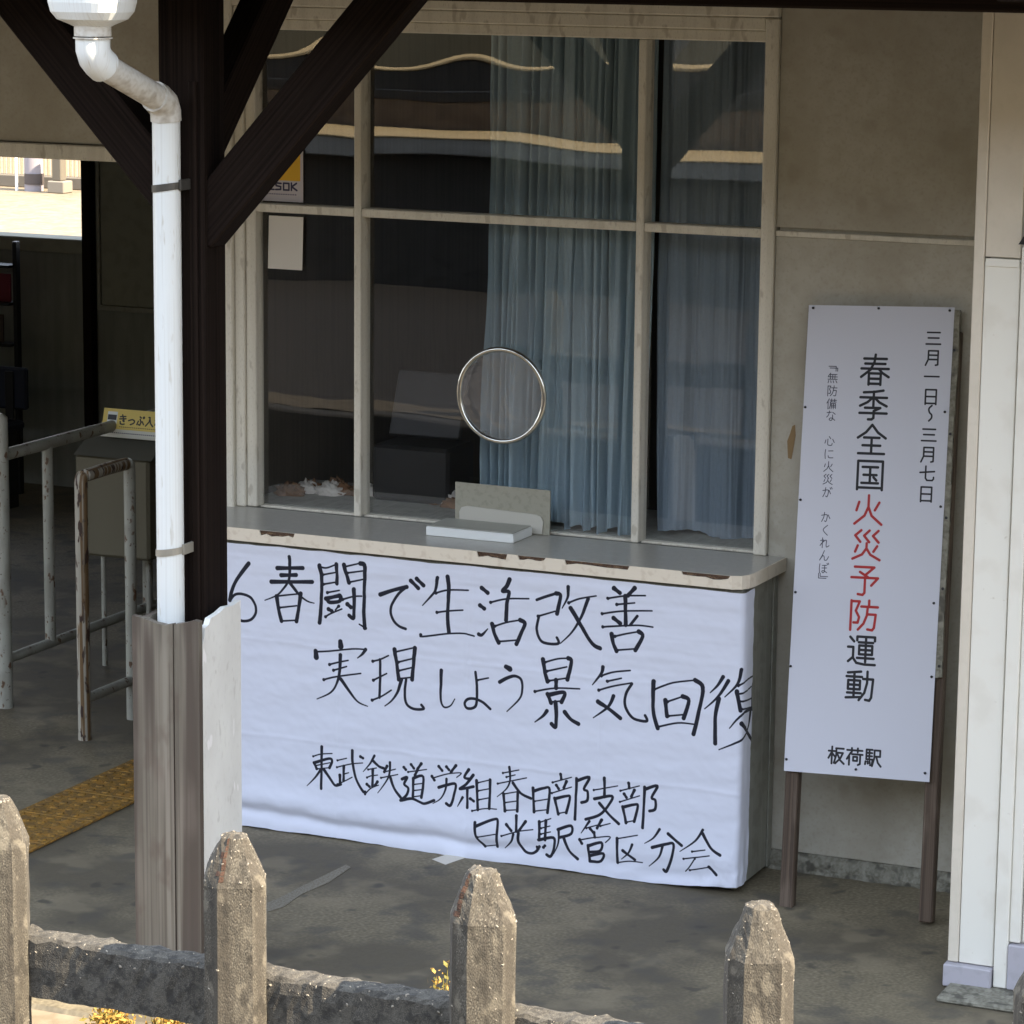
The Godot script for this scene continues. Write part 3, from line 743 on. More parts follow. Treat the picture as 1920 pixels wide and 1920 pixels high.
func build_ticket_window():
	var w = Node3D.new()
	w.name = "ticket_window"
	station.add_child(w)
	# left jamb in three steps, right jamb, head, transom, mullions
	box(w, "jamb", Vector3(-1.045, 1.0, -0.06), Vector3(-0.992, 2.799, 0.030), M.frame, 0.004)
	box(w, "jamb", Vector3(-0.9915, 1.041, -0.06), Vector3(-0.955, 2.76, 0.012), M.frame, 0.004)
	box(w, "jamb", Vector3(-0.9545, 1.041, -0.06), Vector3(-0.916, 2.72, 0.0), M.frame, 0.004)
	box(w, "jamb", Vector3(0.916, 1.041, -0.06), Vector3(0.9605, 2.76, 0.018), M.frame, 0.004)
	box(w, "head", Vector3(-0.991, 2.7205, -0.06), Vector3(0.9155, 2.762, 0.016), M.frame, 0.004)
	box(w, "head", Vector3(-0.954, 2.684, -0.06), Vector3(0.9155, 2.72, 0.004), M.frame, 0.004)
	box(w, "head", Vector3(-1.044, 2.7625, -0.06), Vector3(0.9605, 2.799, 0.020), M.frame, 0.004)
	var xs = [-0.539, 0.483]
	for x in xs:
		box(w, "mullion", Vector3(x, 1.041, -0.075), Vector3(x + 0.026, 2.683, 0.0), M.frame, 0.003)
	var spans = [[-0.9155, -0.5395], [-0.5125, 0.4825], [0.5095, 0.9155]]
	for k in 3:
		var a = spans[k]
		box(w, "transom", Vector3(a[0], 2.067, -0.06), Vector3(a[1], 2.096, -0.004), M.frame, 0.003)
		box(w, "sash_rail", Vector3(a[0], 1.0365, -0.058), Vector3(a[1], 1.045, -0.026), M.frame, 0.002)
		for up in 2:
			var y0 = 2.0965 if up == 1 else 1.0455
			var y1 = 2.6835 if up == 1 else 2.0665
			pane(w, a[0] + 0.001, a[1] - 0.001, y0, y1, -0.040, 100 + k * 2 + up, up == 1)
	# thin cable pipe over the window head
	var st = begin()
	tube(st, [Vector3(-1.03, 2.815, 0.016), Vector3(0.955, 2.815, 0.016)], 0.012, 12)
	part(w, "cable_pipe", st, M.frame)
	for x in [0.27, 0.93, -0.62]:
		box(w, "pipe_clip", Vector3(x, 2.796, 0.0), Vector3(x + 0.014, 2.833, 0.031), M.pvc, 0.002)

func pane(w, x0, x1, y0, y1, z, seed_, upper):
	# old drawn glass, not quite flat: two wavy faces 3 mm apart
	var n := FastNoiseLite.new()
	n.seed = seed_
	n.frequency = 1.0
	n.fractal_octaves = 2
	var amp = 0.0014 if upper else 0.0004
	rng.seed = seed_
	# old sashes, none quite in line with the wall
	var tx = 0.018 + rng.randf_range(-0.0008, 0.0008)
	var ty = rng.randf_range(-0.0007, 0.0007) - (0.0020 if upper and x0 > 0.4 else 0.0)
	var xm = (x0 + x1) * 0.5
	var ym = (y0 + y1) * 0.5
	var st = begin()
	for side in [0.0, -0.003]:
		var fn = func(u, v):
			var x = lerpf(x0, x1, u)
			var y = lerpf(y0, y1, v)
			return Vector3(x, y, z + side + n.get_noise_2d(x * 0.8, y * 1.5) * amp * (v * v if upper else 1.0) + (x - xm) * tx + (y - ym) * ty)
		sheet(st, 28, 24, fn)
	part(w, "pane", st, M.glass)

func build_office():
	# worktop behind the glass and what stands on it
	var t = thing("office_worktop", "grey worktop inside the ticket office behind the glass", "worktop")
	box(t, "top", Vector3(-1.03, 1.0, -0.62), Vector3(1.78, 1.034, -0.125), M.counter_side, 0.004)
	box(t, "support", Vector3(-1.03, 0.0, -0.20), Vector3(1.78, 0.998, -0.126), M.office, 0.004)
	for x in [-1.0, 1.72]:
		box(t, "leg", Vector3(x, 0.0, -0.60), Vector3(x + 0.04, 0.999, -0.56), M.desk, 0.003)
	var d = thing("office_desk", "brown wooden desk in the dim ticket office", "desk")
	box(d, "top", Vector3(-1.0, 0.72, -1.75), Vector3(0.2, 0.76, -0.85), M.desk, 0.006)
	for x in [-0.98, 0.12]:
		box(d, "drawer_unit", Vector3(x, 0.0, -1.7), Vector3(x + 0.06, 0.719, -0.9), M.desk, 0.004)
	# dark ticket terminal on the worktop
	var m = thing("ticket_terminal", "black angular ticket machine behind the middle pane", "ticket machine", Vector3(-0.50, 1.035, -0.44))
	box(m, "housing", Vector3(-0.14, 0.0, -0.12), Vector3(0.16, 0.20, 0.10), M.black, 0.012)
	var st = begin()
	bx(st, Vector3(-0.13, 0.0, -0.012), Vector3(0.15, 0.24, 0.012), 0.006, Transform3D(Basis(Vector3.RIGHT, -0.35), Vector3(0, 0.215, -0.02)))
	part(m, "display", st, M.black)
	# piles of paper
	rng.seed = 5
	for k in 7:
		var x = -0.93 + k * 0.105 + rng.randf_range(-0.02, 0.02)
		if k == 4 or k == 3:
			continue
		var p = thing("paper_pile", ["leftmost crumpled brown paper pile on the office worktop", "tan paper bundle beside the leftmost pile on the worktop", "low brown paper pile left of the black ticket machine", "", "", "small tan paper pile right of the black ticket machine", "rightmost tan paper pile next to the blue curtain"][k], "papers", Vector3(x, 1.035, -0.36 + rng.randf_range(-0.05, 0.05)), "papers on the office worktop")
		var cn := FastNoiseLite.new()
		cn.seed = 400 + k
		cn.frequency = 1.0
		cn.fractal_octaves = 3
		for j in 3:
			var q = begin()
			var off = Vector3(rng.randf_range(-0.03, 0.03), 0.0, rng.randf_range(-0.03, 0.03) - 0.02 * j)
			var wide = rng.randf_range(0.035, 0.06)
			var high = rng.randf_range(0.02, 0.05)
			var lump = func(u, v):
				var a2 = u * TAU
				var p2 = v * PI * 0.5
				var d2 = Vector3(cos(a2) * cos(p2), sin(p2), sin(a2) * cos(p2))
				var m2 = 1.0 + 0.55 * cn.get_noise_3d(d2.x * 3.0 + j * 7.0, d2.y * 3.0, d2.z * 3.0)
				return off + Vector3(d2.x * wide, maxf(d2.y * high, 0.001), d2.z * wide * 0.8) * m2
			sheet(q, 22, 8, lump)
			part(p, "crumpled_sheet", q, [M.kraft, M.paper, M.kraft][(j + k) % 3])
	# blue curtains drawn at the right
	curtain("blue grey curtain in tight folds behind the middle pane", -0.115, 0.475, 30, 0.026, 41)
	curtain("darker blue grey curtain in wide folds behind the right pane", 0.485, 0.915, 5, 0.028, 42)

func curtain(label, x0, x1, folds, depth, seed_):
	var c = thing("curtain", label, "curtain", Vector3(0, 1.036, -0.15 if folds > 10 else -0.24))
	var n := FastNoiseLite.new()
	n.seed = seed_
	n.frequency = 1.0
	var fn = func(u, v):
		var warp = u + n.get_noise_2d(u * 4.0, v * 0.2) * (0.10 if folds > 10 else 0.16)
		var x = lerpf(x0, x1, u) + (0.02 * (v - 0.4) if folds > 10 else 0.0) + n.get_noise_2d(u * 3.0, v * 0.8 + 5.0) * 0.012
		var ph = warp * folds * TAU * 0.5
		var a = depth * (0.75 + (0.5 if folds > 10 else 0.2) * n.get_noise_2d(u * 5.0, 9.0))
		return Vector3(x, lerpf(0.005, 1.66, v) + 0.012 * sin(ph * 0.5) * (1.0 - v), sin(ph) * a + sin(ph * 0.37 + 1.0) * a * 0.5)
	part(c, "cloth", sheet(begin(), 220, 24, fn), M.curtain if folds > 10 else M.curtain_darker)
	var st = begin()
	tube(st, [Vector3(x0 - 0.01, 1.672, 0.0), Vector3(x1 + 0.01, 1.672, 0.0)], 0.009, 10)
	part(c, "curtain_rail", st, M.frame)

# ---------------------------------------------------------------- white annex at the right
func build_annex():
	var a = thing("annex", "white boarded corner of the annex at the right", "building")
	box(a, "wall", Vector3(1.905, 0.0, -0.11), Vector3(6.0, 3.0, 0.885), M.white_board, 0.003)
	box(a, "corner_board", Vector3(1.862, 0.076, 0.80), Vector3(1.893, 2.99, 0.906), M.darker_board, 0.003)
	box(a, "corner_board", Vector3(1.866, 0.076, 0.02), Vector3(1.904, 2.99, 0.797), M.white_board, 0.003)
	box(a, "face_board", Vector3(1.8945, 0.076, 0.886), Vector3(1.996, 2.128, 0.902), M.white_board, 0.002)
	box(a, "face_board", Vector3(1.8945, 2.140, 0.886), Vector3(1.996, 2.99, 0.902), M.darker_board, 0.002)
	box(a, "flashing", Vector3(1.897, 2.114, 0.9025), Vector3(1.994, 2.137, 0.906), M.white_board, 0.001)
	box(a, "door_casing", Vector3(2.002, 0.02, 0.886), Vector3(2.042, 2.175, 0.916), M.white_board, 0.003)
	box(a, "door_casing", Vector3(2.0425, 0.16, 0.886), Vector3(2.075, 2.12, 0.908), M.white_board, 0.003)
	box(a, "upper_board", Vector3(2.002, 2.19, 0.886), Vector3(2.40, 2.99, 0.900), M.darker_board, 0.002)
	box(a, "upper_board", Vector3(2.404, 2.19, 0.886), Vector3(2.95, 2.99, 0.900), M.darker_board, 0.002)
	box(a, "face_board", Vector3(2.9545, 0.165, 0.886), Vector3(3.40, 2.99, 0.901), M.white_board, 0.002)
	box(a, "door", Vector3(2.078, 0.16, 0.886), Vector3(2.95, 2.12, 0.896), M.white_board, 0.003)
	box(a, "base_block", Vector3(1.855, 0.006, 0.78), Vector3(1.998, 0.073, 0.928), M.lavender, 0.003)
	box(a, "base_board", Vector3(2.0435, 0.02, 0.886), Vector3(5.0, 0.155, 0.92), M.lavender, 0.003)
	var st = begin()
	prism(st, [Vector2(1.995, 2.182), Vector2(2.02, 2.182), Vector2(2.06, 2.205), Vector2(2.06, 2.212), Vector2(2.022, 2.20), Vector2(2.012, 2.21)], 0.917, 0.93)
	part(a, "bracket", st, M.black)
	rng.seed = 77
	for k in 9:
		# dark nail heads
		var q = begin()
		tube(q, [Vector3(1.91 + rng.randf() * 0.07, 0.25 + k * 0.2 + rng.randf() * 0.1, 0.9015), Vector3(1.91 + rng.randf() * 0.0 + 0.03, 0.25 + k * 0.2, 0.9035)], 0.0028, 6)
	box(a, "footing", Vector3(1.875, 0.0005, 0.70), Vector3(6.0, 0.0195, 1.06), M.plinth, 0.006)

# ---------------------------------------------------------------- canopy with its post
func build_canopy():
	var c = thing("platform_canopy", "dark brown timber canopy with a braced post", "canopy")
	box(c, "post", Vector3(-0.300, 0.0, 1.57), Vector3(-0.155, 2.84, 1.70), M.dark_wood, 0.007)
	var beam = begin()
	bx(beam, Vector3(-0.07, -7.0, -0.09), Vector3(0.07, 7.0, 0.09), 0.006)
	part(c, "beam", beam, M.dark_wood, Transform3D(Basis(Vector3(0, 0, 1), Vector3(1, 0, 0), Vector3(0, 1, 0)), Vector3(0, 2.927, 1.64)))
	# braces: left, right and back to the wall
	brace(c, Vector3(-0.235, 2.231, 1.635), Vector3(-0.98, 3.02, 1.635), 0.140, 0.09)
	brace(c, Vector3(-0.20, 2.175, 1.635), Vector3(0.50, 2.945, 1.635), 0.140, 0.09)
	brace(c, Vector3(-0.228, 2.40, 1.60), Vector3(-0.228, 2.97, 1.03), 0.130, 0.09)
	for px in [-4.3, 4.6]:
		box(c, "post", Vector3(px - 0.07, 0.0, 1.57), Vector3(px + 0.07, 2.84, 1.70), M.dark_wood, 0.007)
	for x in [-5.6, -4.3, -3.1, -1.9, -0.228, 1.1, 2.3, 3.5, 4.6, 5.8]:
		var r = begin()
		bx(r, Vector3(-0.045, -1.16, -0.05), Vector3(0.045, 1.16, 0.05), 0.005)
		part(c, "rafter", r, M.dark_wood, Transform3D(Basis(Vector3(1, 0, 0), Vector3(0, -0.139, 0.990), Vector3(0, -0.990, -0.139)), Vector3(x, 3.085, 1.06)))
	var deck = [Vector2(-0.05, 3.30), Vector2(2.17, 2.99), Vector2(2.17, 3.03), Vector2(-0.05, 3.34)]
	part(c, "roof_deck", prism(begin(), deck, -7.0, 7.0, Transform3D(Basis(Vector3(0, 0, 1), Vector3(0, 1, 0), Vector3(1, 0, 0)), Vector3.ZERO)), M.roof)
	# boards nailed round the foot of the post
	var k = Node3D.new()
	k.name = "post_cover"
	c.add_child(k)
	var a = [Vector2(-0.309, 0.005), Vector2(-0.176, 0.005), Vector2(-0.176, 1.072), Vector2(-0.20, 1.066), Vector2(-0.235, 1.070), Vector2(-0.27, 1.079), Vector2(-0.309, 1.084)]
	part(k, "board", prism(begin(), a, 1.842, 1.862), M.old_wood)
	var b = [Vector2(-0.173, 0.005), Vector2(-0.092, 0.005), Vector2(-0.092, 1.086), Vector2(-0.11, 1.088), Vector2(-0.13, 1.080), Vector2(-0.173, 1.070)]
	part(k, "board", prism(begin(), b, 1.838, 1.859), M.old_wood)
	var turn = Transform3D(Basis(Vector3(0, 0, 1), Vector3(0, 1, 0), Vector3(-1, 0, 0)), Vector3.ZERO)
	var d = [Vector2(1.612, 0.005), Vector2(1.839, 0.005), Vector2(1.839, 1.015), Vector2(1.828, 1.03), Vector2(1.822, 1.06), Vector2(1.80, 1.066), Vector2(1.79, 1.082), Vector2(1.74, 1.088), Vector2(1.70, 1.098), Vector2(1.66, 1.094), Vector2(1.612, 1.102)]
	part(k, "side_board", prism(begin(), d, 0.092, 0.110, turn), M.pale_board)
	var e = [Vector2(1.60, 0.005), Vector2(1.841, 0.005), Vector2(1.841, 1.07), Vector2(1.60, 1.075)]
	part(k, "side_board", prism(begin(), e, 0.291, 0.309, turn), M.old_wood)
	# wooden strips on the post
	box(c, "strip", Vector3(-0.196, 1.05, 1.7005), Vector3(-0.172, 2.60, 1.712), M.dark_wood, 0.003)

func brace(c, a, b, tall, wide):
	var d = b - a
	var y = d.normalized()
	var z = Vector3(0, 0, 1) if absf(y.z) < 0.1 else Vector3(1, 0, 0)
	var st = begin()
	bx(st, Vector3(-tall * 0.5, -d.length() * 0.5, -wide * 0.5), Vector3(tall * 0.5, d.length() * 0.5, wide * 0.5), 0.006)
	part(c, "brace", st, M.dark_wood, Transform3D(Basis(y.cross(z), y, z), (a + b) * 0.5))

func build_downpipe():
	var p = thing("downpipe", "white plastic downpipe strapped to the dark post", "downpipe")
	var hx = -0.254
	var hz = 2.12
	# eave gutter
	var st = begin()
	for i in 10:
		var a0 = PI * i / 10.0
		var a1 = PI * (i + 1) / 10.0
		for r in [0.055, 0.051]:
			face(st, [Vector3(-7, 2.965 - sin(a0) * r, hz + cos(a0) * r), Vector3(7, 2.965 - sin(a0) * r, hz + cos(a0) * r), Vector3(7, 2.965 - sin(a1) * r, hz + cos(a1) * r), Vector3(-7, 2.965 - sin(a1) * r, hz + cos(a1) * r)], Vector3(0, -sin(a0), cos(a0)))
	part(p, "gutter", st, M.pvc)
	# hopper: a rounded square funnel
	var hop = begin()
	var prof = [[0.112, 2.905], [0.117, 2.90], [0.117, 2.885], [0.110, 2.88], [0.106, 2.825], [0.100, 2.800], [0.088, 2.780], [0.060, 2.765], [0.045, 2.757]]
	var sides = 40
	for k in prof.size() - 1:
		for i in sides:
			var q = []
			for e in [[k, i], [k + 1, i], [k + 1, i + 1], [k, i + 1]]:
				var ang = TAU * e[1] / sides
				var r = prof[e[0]][0]
				var sq = 1.0 / pow(pow(absf(cos(ang)), 4.0) + pow(absf(sin(ang)), 4.0), 0.25)
				sq = lerpf(sq, 1.0, smoothstep(2.79, 2.757, prof[e[0]][1]))
				q.append(Vector3(hx + cos(ang) * r * sq, prof[e[0]][1], hz + sin(ang) * r * sq * 0.9))
			face(hop, q, Vector3(cos(TAU * i / sides), -0.3, sin(TAU * i / sides)))
	part(p, "hopper", hop, M.pvc)
	var neck = begin()
	tube(neck, [Vector3(hx, 2.762, hz), Vector3(hx, 2.735, hz)], 0.050, 24)
	tube(neck, [Vector3(hx, 2.732, hz), Vector3(hx, 2.728, hz)], 0.053, 24)
	part(p, "collar", neck, M.pvc_dirty)
	var px = -0.238
	var pz = 1.762
	var el = begin()
	tube(el, [Vector3(hx, 2.729, hz), Vector3(hx, 2.70, hz), Vector3(hx + 0.001, 2.678, hz - 0.010), Vector3(hx + 0.003, 2.662, hz - 0.030), Vector3(hx + 0.004, 2.653, hz - 0.046)], 0.047, 24)
	part(p, "elbow", el, M.pvc)
	var dg = begin()
	tube(dg, [Vector3(hx + 0.003, 2.658, hz - 0.035), Vector3(px, 2.552, pz + 0.035)], 0.037, 24)
	part(p, "offset_pipe", dg, M.pvc_dirty)
	var e2 = begin()
	tube(e2, [Vector3(px - 0.002, 2.561, pz + 0.060), Vector3(px - 0.001, 2.554, pz + 0.038), Vector3(px, 2.540, pz + 0.014), Vector3(px, 2.515, pz + 0.002), Vector3(px, 2.490, pz)], 0.0435, 24)
	part(p, "elbow", e2, M.pvc_dirty)
	var vp = begin()
	tube(vp, [Vector3(px, 2.495, pz), Vector3(px, 0.93, pz)], 0.0395, 28)
	part(p, "pipe", vp, M.pvc)
	strap(p, px, pz, 2.305, M.strap)
	strap(p, px, pz, 1.262, M.strap_pale)

func strap(p, px, pz, y, m):
	var st = begin()
	var sides = 28
	for i in sides:
		var a0 = TAU * i / sides
		var a1 = TAU * (i + 1) / sides
		var r = 0.0425
		var q = []
		for e in [[a0, -0.010], [a1, -0.010], [a1, 0.010], [a0, 0.010]]:
			q.append(Vector3(px + cos(e[0]) * r, y + e[1] + 0.006 * cos(e[0]), pz + sin(e[0]) * r))
		face(st, q, Vector3(cos(a0), 0, sin(a0)))
	bx(st, Vector3(px + 0.040, y - 0.008, pz - 0.058), Vector3(px + 0.048, y + 0.022, pz + 0.004), 0.001)
	part(p, "strap", st, m)

# ---------------------------------------------------------------- the dim passage at the left
func build_hall():
	# raised yellow guide tiles
	var t = structure("tactile_paving", "worn yellow tactile paving strip leading into the station")
	var st = begin()
	bx(st, Vector3(0.002, 0.002, 0.002), Vector3(0.298, 0.010, 0.298), 0.002)
	for i in 5:
		for j in 5:
			lathe(st, [Vector2(0.0165, 0.009), Vector2(0.012, 0.0140), Vector2(0.0, 0.0143)], Vector3(0.030 + i * 0.0595, 0, 0.030 + j * 0.0595), 8)
	var tile = mesh_of(st, M.tactile)
	for k in 17:
		put(t, "tile", tile, Transform3D(Basis.IDENTITY, Vector3(-1.558, 0.0, 1.75 - (k + 1) * 0.30)))
	# painted pipe railings of the gate
	var r = thing("gate_railing", "chipped white pipe railing with a round capped end post", "railing", Vector3(-2.42, 0, 0), "gate railings")
	var zz = -0.70
	var q = begin()
	tube(q, [Vector3(0, 0, zz), Vector3(0, 1.15, zz), Vector3(0, 1.166, zz)], [0.031, 0.031, 0.012], 16)
	part(r, "end_post", q, M.rail_paint)
	q = begin()
	tube(q, [Vector3(0, 1.0, zz), Vector3(0, 1.0, -2.9)], 0.024, 14)
	part(r, "handrail", q, M.rail_paint)
	q = begin()
	tube(q, [Vector3(0, 0.19, zz), Vector3(0, 0.19, -2.9)], 0.020, 14)
	part(r, "lower_rail", q, M.rail_paint)
	for z in [-1.035, -1.80, -2.4]:
		q = begin()
		tube(q, [Vector3(0, 0.2, z), Vector3(0, 0.99, z)], 0.022, 14)
		part(r, "baluster", q, M.rail_paint)
	q = begin()
	tube(q, [Vector3(0, 0, -2.9), Vector3(0, 1.02, -2.9)], 0.028, 14)
	part(r, "end_post", q, M.rail_paint)
	var r2 = thing("gate_railing", "rust flaked white hoop railing before the ticket box", "railing", Vector3(-1.88, 0, 0), "gate railings")
	q = begin()
	tube(q, [Vector3(0, 0.0, -0.41), Vector3(0, 0.985, -0.41), Vector3(0, 1.0, -0.413), Vector3(0, 1.007, -0.425)], 0.025, 16)
	part(r2, "front_post", q, M.rail_rusty)
	q = begin()
	tube(q, [Vector3(0, 1.006, -0.44), Vector3(0, 1.008, -0.60), Vector3(0, 1.006, -0.735)], 0.024, 16)
	part(r2, "top_bar", q, M.rail_rusty)
	q = begin()
	tube(q, [Vector3(0, 1.006, -0.745), Vector3(0, 1.0, -0.757), Vector3(0, 0.985, -0.76), Vector3(0, 0.0, -0.76)], 0.023, 16)
	part(r2, "rear_post", q, M.rail_paint)
	q = begin()
	tube(q, [Vector3(0, 0.155, -0.41), Vector3(0, 0.155, -0.76)], 0.020, 14)
	part(r2, "lower_bar", q, M.rail_paint)
	# ticket collecting box on its pole
	var b = thing("ticket_box", "olive ticket collecting box with yellow sign on a pole", "ticket box", Vector3(-2.38, 0, -1.45))
	box(b, "body", Vector3(-0.175, 0.465, -0.16), Vector3(0.175, 0.885, 0.0), mat(Color(0.40, 0.38, 0.31), 0.6), 0.012)
	var lid = begin()
	prism(lid, [Vector2(-0.16, 0.886), Vector2(0.02, 0.886), Vector2(-0.10, 0.955), Vector2(-0.16, 0.955)], -0.165, 0.20, Transform3D(Basis(Vector3(0, 0, 1), Vector3(0, 1, 0), Vector3(1, 0, 0)), Vector3.ZERO))
	part(b, "lid", lid, mat(Color(0.34, 0.34, 0.31), 0.5))
	q = begin()
	tube(q, [Vector3(-0.06, 0.0, -0.03), Vector3(-0.06, 0.466, -0.03)], 0.011, 12)
	part(b, "pole", q, M.rail_paint)
	q = begin()
	tube(q, [Vector3(0.10, 0.0, -0.12), Vector3(0.10, 0.466, -0.12)], 0.011, 12)
	part(b, "pole", q, M.rail_paint)
	var sm := StandardMaterial3D.new()
	sm.albedo_texture = ticket_sign_texture()
	sm.roughness = 0.5
	var sg = begin()
	var lean = Transform3D(Basis(Vector3.RIGHT, -0.30), Vector3(-0.085, 0.958, -0.06))
	plate(sg, 0.33, 0.118, 0.006, lean)
	part(b, "sign", sg, sm)
	# notice board on the back wall
	var n = thing("notice_board", "dark framed notice board on the back wall of the passage", "notice board", Vector3(-4.58, 0.985, -4.985))
	box(n, "panel", Vector3(0.02, 0.03, 0.0), Vector3(1.6, 1.1, 0.012), M.hall_light, 0.002)
	box(n, "frame", Vector3(0.0, 0.0, 0.0), Vector3(1.62, 0.028, 0.026), M.counter_side, 0.003)
	box(n, "frame", Vector3(0.0, 1.102, 0.0), Vector3(1.62, 1.13, 0.026), M.counter_side, 0.003)
	box(n, "frame", Vector3(0.0, 0.0285, 0.0), Vector3(0.018, 1.1015, 0.026), M.counter_side, 0.003)
	box(n, "frame", Vector3(1.602, 0.0285, 0.0), Vector3(1.62, 1.1015, 0.026), M.counter_side, 0.003)
	# leaflet rack with pink leaflets, and the dark blue bench by it
	var k = thing("leaflet_rack", "dark leaflet rack with pink leaflets under the bright opening", "rack", Vector3(-5.10, 0, -4.7))
	for x in [-0.30, 0.17]:
		box(k, "upright", Vector3(x, 0.0, -0.02), Vector3(x + 0.025, 1.36, 0.02), M.black, 0.003)
	for y in [0.80, 1.02, 1.22]:
		box(k, "shelf", Vector3(-0.274, y, -0.05), Vector3(0.169, y + 0.015, 0.06), M.black, 0.002)
	for e in [[-0.24, 1.0355, Color(0.46, 0.10, 0.22)], [-0.10, 1.0355, Color(0.50, 0.14, 0.28)], [0.05, 1.0355, Color(0.42, 0.08, 0.16)], [-0.2, 0.8155, Color(0.20, 0.22, 0.30)], [0.0, 0.8155, Color(0.26, 0.20, 0.18)]]:
		box(k, "leaflet", Vector3(e[0], e[1], 0.0), Vector3(e[0] + 0.10, e[1] + 0.15, 0.012), mat(e[2], 0.6), 0.001)
	var bn = thing("bench", "dark blue bench seat at the left of the passage", "bench", Vector3(-4.95, 0, -4.15))
	box(bn, "seat", Vector3(-0.85, 0.42, -0.2), Vector3(0.30, 0.47, 0.2), mat(Color(0.06, 0.09, 0.17), 0.5), 0.015)
	box(bn, "backrest", Vector3(-0.85, 0.52, -0.24), Vector3(0.30, 0.74, -0.205), mat(Color(0.06, 0.09, 0.17), 0.5), 0.012)
	for x in [-0.75, 0.18]:
		box(bn, "leg", Vector3(x, 0.0, -0.23), Vector3(x + 0.05, 0.419, 0.15), M.black, 0.004)
		box(bn, "back_strut", Vector3(x, 0.4705, -0.203), Vector3(x + 0.05, 0.72, -0.19), M.black, 0.002)

func plate(st, w, h, d, xf):
	# flat plate standing on its lower edge, printed on its front
	var p = [Vector3(0, 0, 0), Vector3(w, 0, 0), Vector3(w, h, 0), Vector3(0, h, 0)]
	var uv = [Vector2(0, 1), Vector2(1, 1), Vector2(1, 0), Vector2(0, 0)]
	for e in [0, 2, 1, 0, 3, 2]:
		st.set_normal(xf.basis * Vector3(0, 0, 1))
		st.set_uv(uv[e])
		st.add_vertex(xf * p[e])
	for e in [0, 1, 2, 0, 2, 3]:
		st.set_normal(xf.basis * Vector3(0, 0, -1))
		st.set_uv(Vector2(0.01, 0.99))
		st.add_vertex(xf * (p[e] - Vector3(0, 0, d)))
	for e in 4:
		var a = p[e]
		var b = p[(e + 1) % 4]
		var o = xf.basis * (b - a).cross(Vector3(0, 0, 1))
		for v in [a, b, b - Vector3(0, 0, d), a, b - Vector3(0, 0, d), a - Vector3(0, 0, d)]:
			st.set_normal(o.normalized())
			st.set_uv(Vector2(0.01, 0.99))
			st.add_vertex(xf * v)

# ---------------------------------------------------------------- counter, banner, sign
func build_counter():
	var c = thing("ticket_counter", "grey ticket counter with chipped cream edge below the window", "counter")
	var turn = Transform3D(Basis(Vector3(1, 0, 0), Vector3(0, 0, 1), Vector3(0, -1, 0)), Vector3.ZERO)
	var outline = [Vector2(-1.09, 0.034), Vector2(-1.045, 0.034), Vector2(-1.045, 0.002), Vector2(1.022, 0.002), Vector2(1.016, 0.28), Vector2(1.010, 0.318), Vector2(0.996, 0.344), Vector2(0.972, 0.357), Vector2(-1.09, 0.357)]
	part(c, "top", prism(begin(), outline, -1.040, -1.0384, turn), M.counter_top)
	var core = []
	for v in outline:
		core.append(Vector2(minf(v.x, 1.0165) - (0.002 if v.x > 0.9 else 0.0), minf(v.y, 0.3555)))
	part(c, "core", prism(begin(), core, -1.0382, -0.998, turn), M.core)
	# cream edging, its upper rim broken away in places
	var chips = [[-0.71, -0.575, 0.013], [0.09, 0.20, 0.014], [0.235, 0.335, 0.010], [0.40, 0.625, 0.011], [0.80, 0.965, 0.012]]
	var top = [Vector2(-1.09, 1.0405)]
	rng.seed = 9
	for h in chips:
		top.append(Vector2(h[0], 1.0405))
		var n = 7
		for i in n:
			var x = lerpf(h[0] + 0.006, h[1] - 0.006, float(i) / (n - 1))
			top.append(Vector2(x, 1.0405 - h[2] * rng.randf_range(0.85, 1.5)))
		top.append(Vector2(h[1], 1.0405))
	top.append(Vector2(0.972, 1.0405))
	top.append(Vector2(0.972, 0.997))
	top.append(Vector2(-1.09, 0.997))
	part(c, "edging", prism(begin(), top, 0.3573, 0.3625), M.band)
	var ends = [Vector2(0.9725, 0.3625), Vector2(1.000, 0.349), Vector2(1.016, 0.321), Vector2(1.022, 0.28), Vector2(1.028, 0.006), Vector2(1.0235, 0.006), Vector2(1.0175, 0.28), Vector2(1.0115, 0.319), Vector2(0.997, 0.3455), Vector2(0.9725, 0.3575)]
	part(c, "edging", prism(begin(), ends, -1.0405, -0.997, turn), M.band)
	box(c, "front_panel", Vector3(-1.08, 0.012, 0.31), Vector3(0.9985, 0.996, 0.33), M.counter_side, 0.003)
	box(c, "side_panel", Vector3(0.978, 0.012, 0.012), Vector3(0.9985, 0.996, 0.3095), M.counter_side, 0.003)
	box(c, "side_strip", Vector3(0.999, 0.012, 0.012), Vector3(1.004, 0.99, 0.05), M.counter_side, 0.001)
	box(c, "toe_board", Vector3(-1.06, 0.0, 0.02), Vector3(0.97, 0.0115, 0.30), M.black, 0.001)

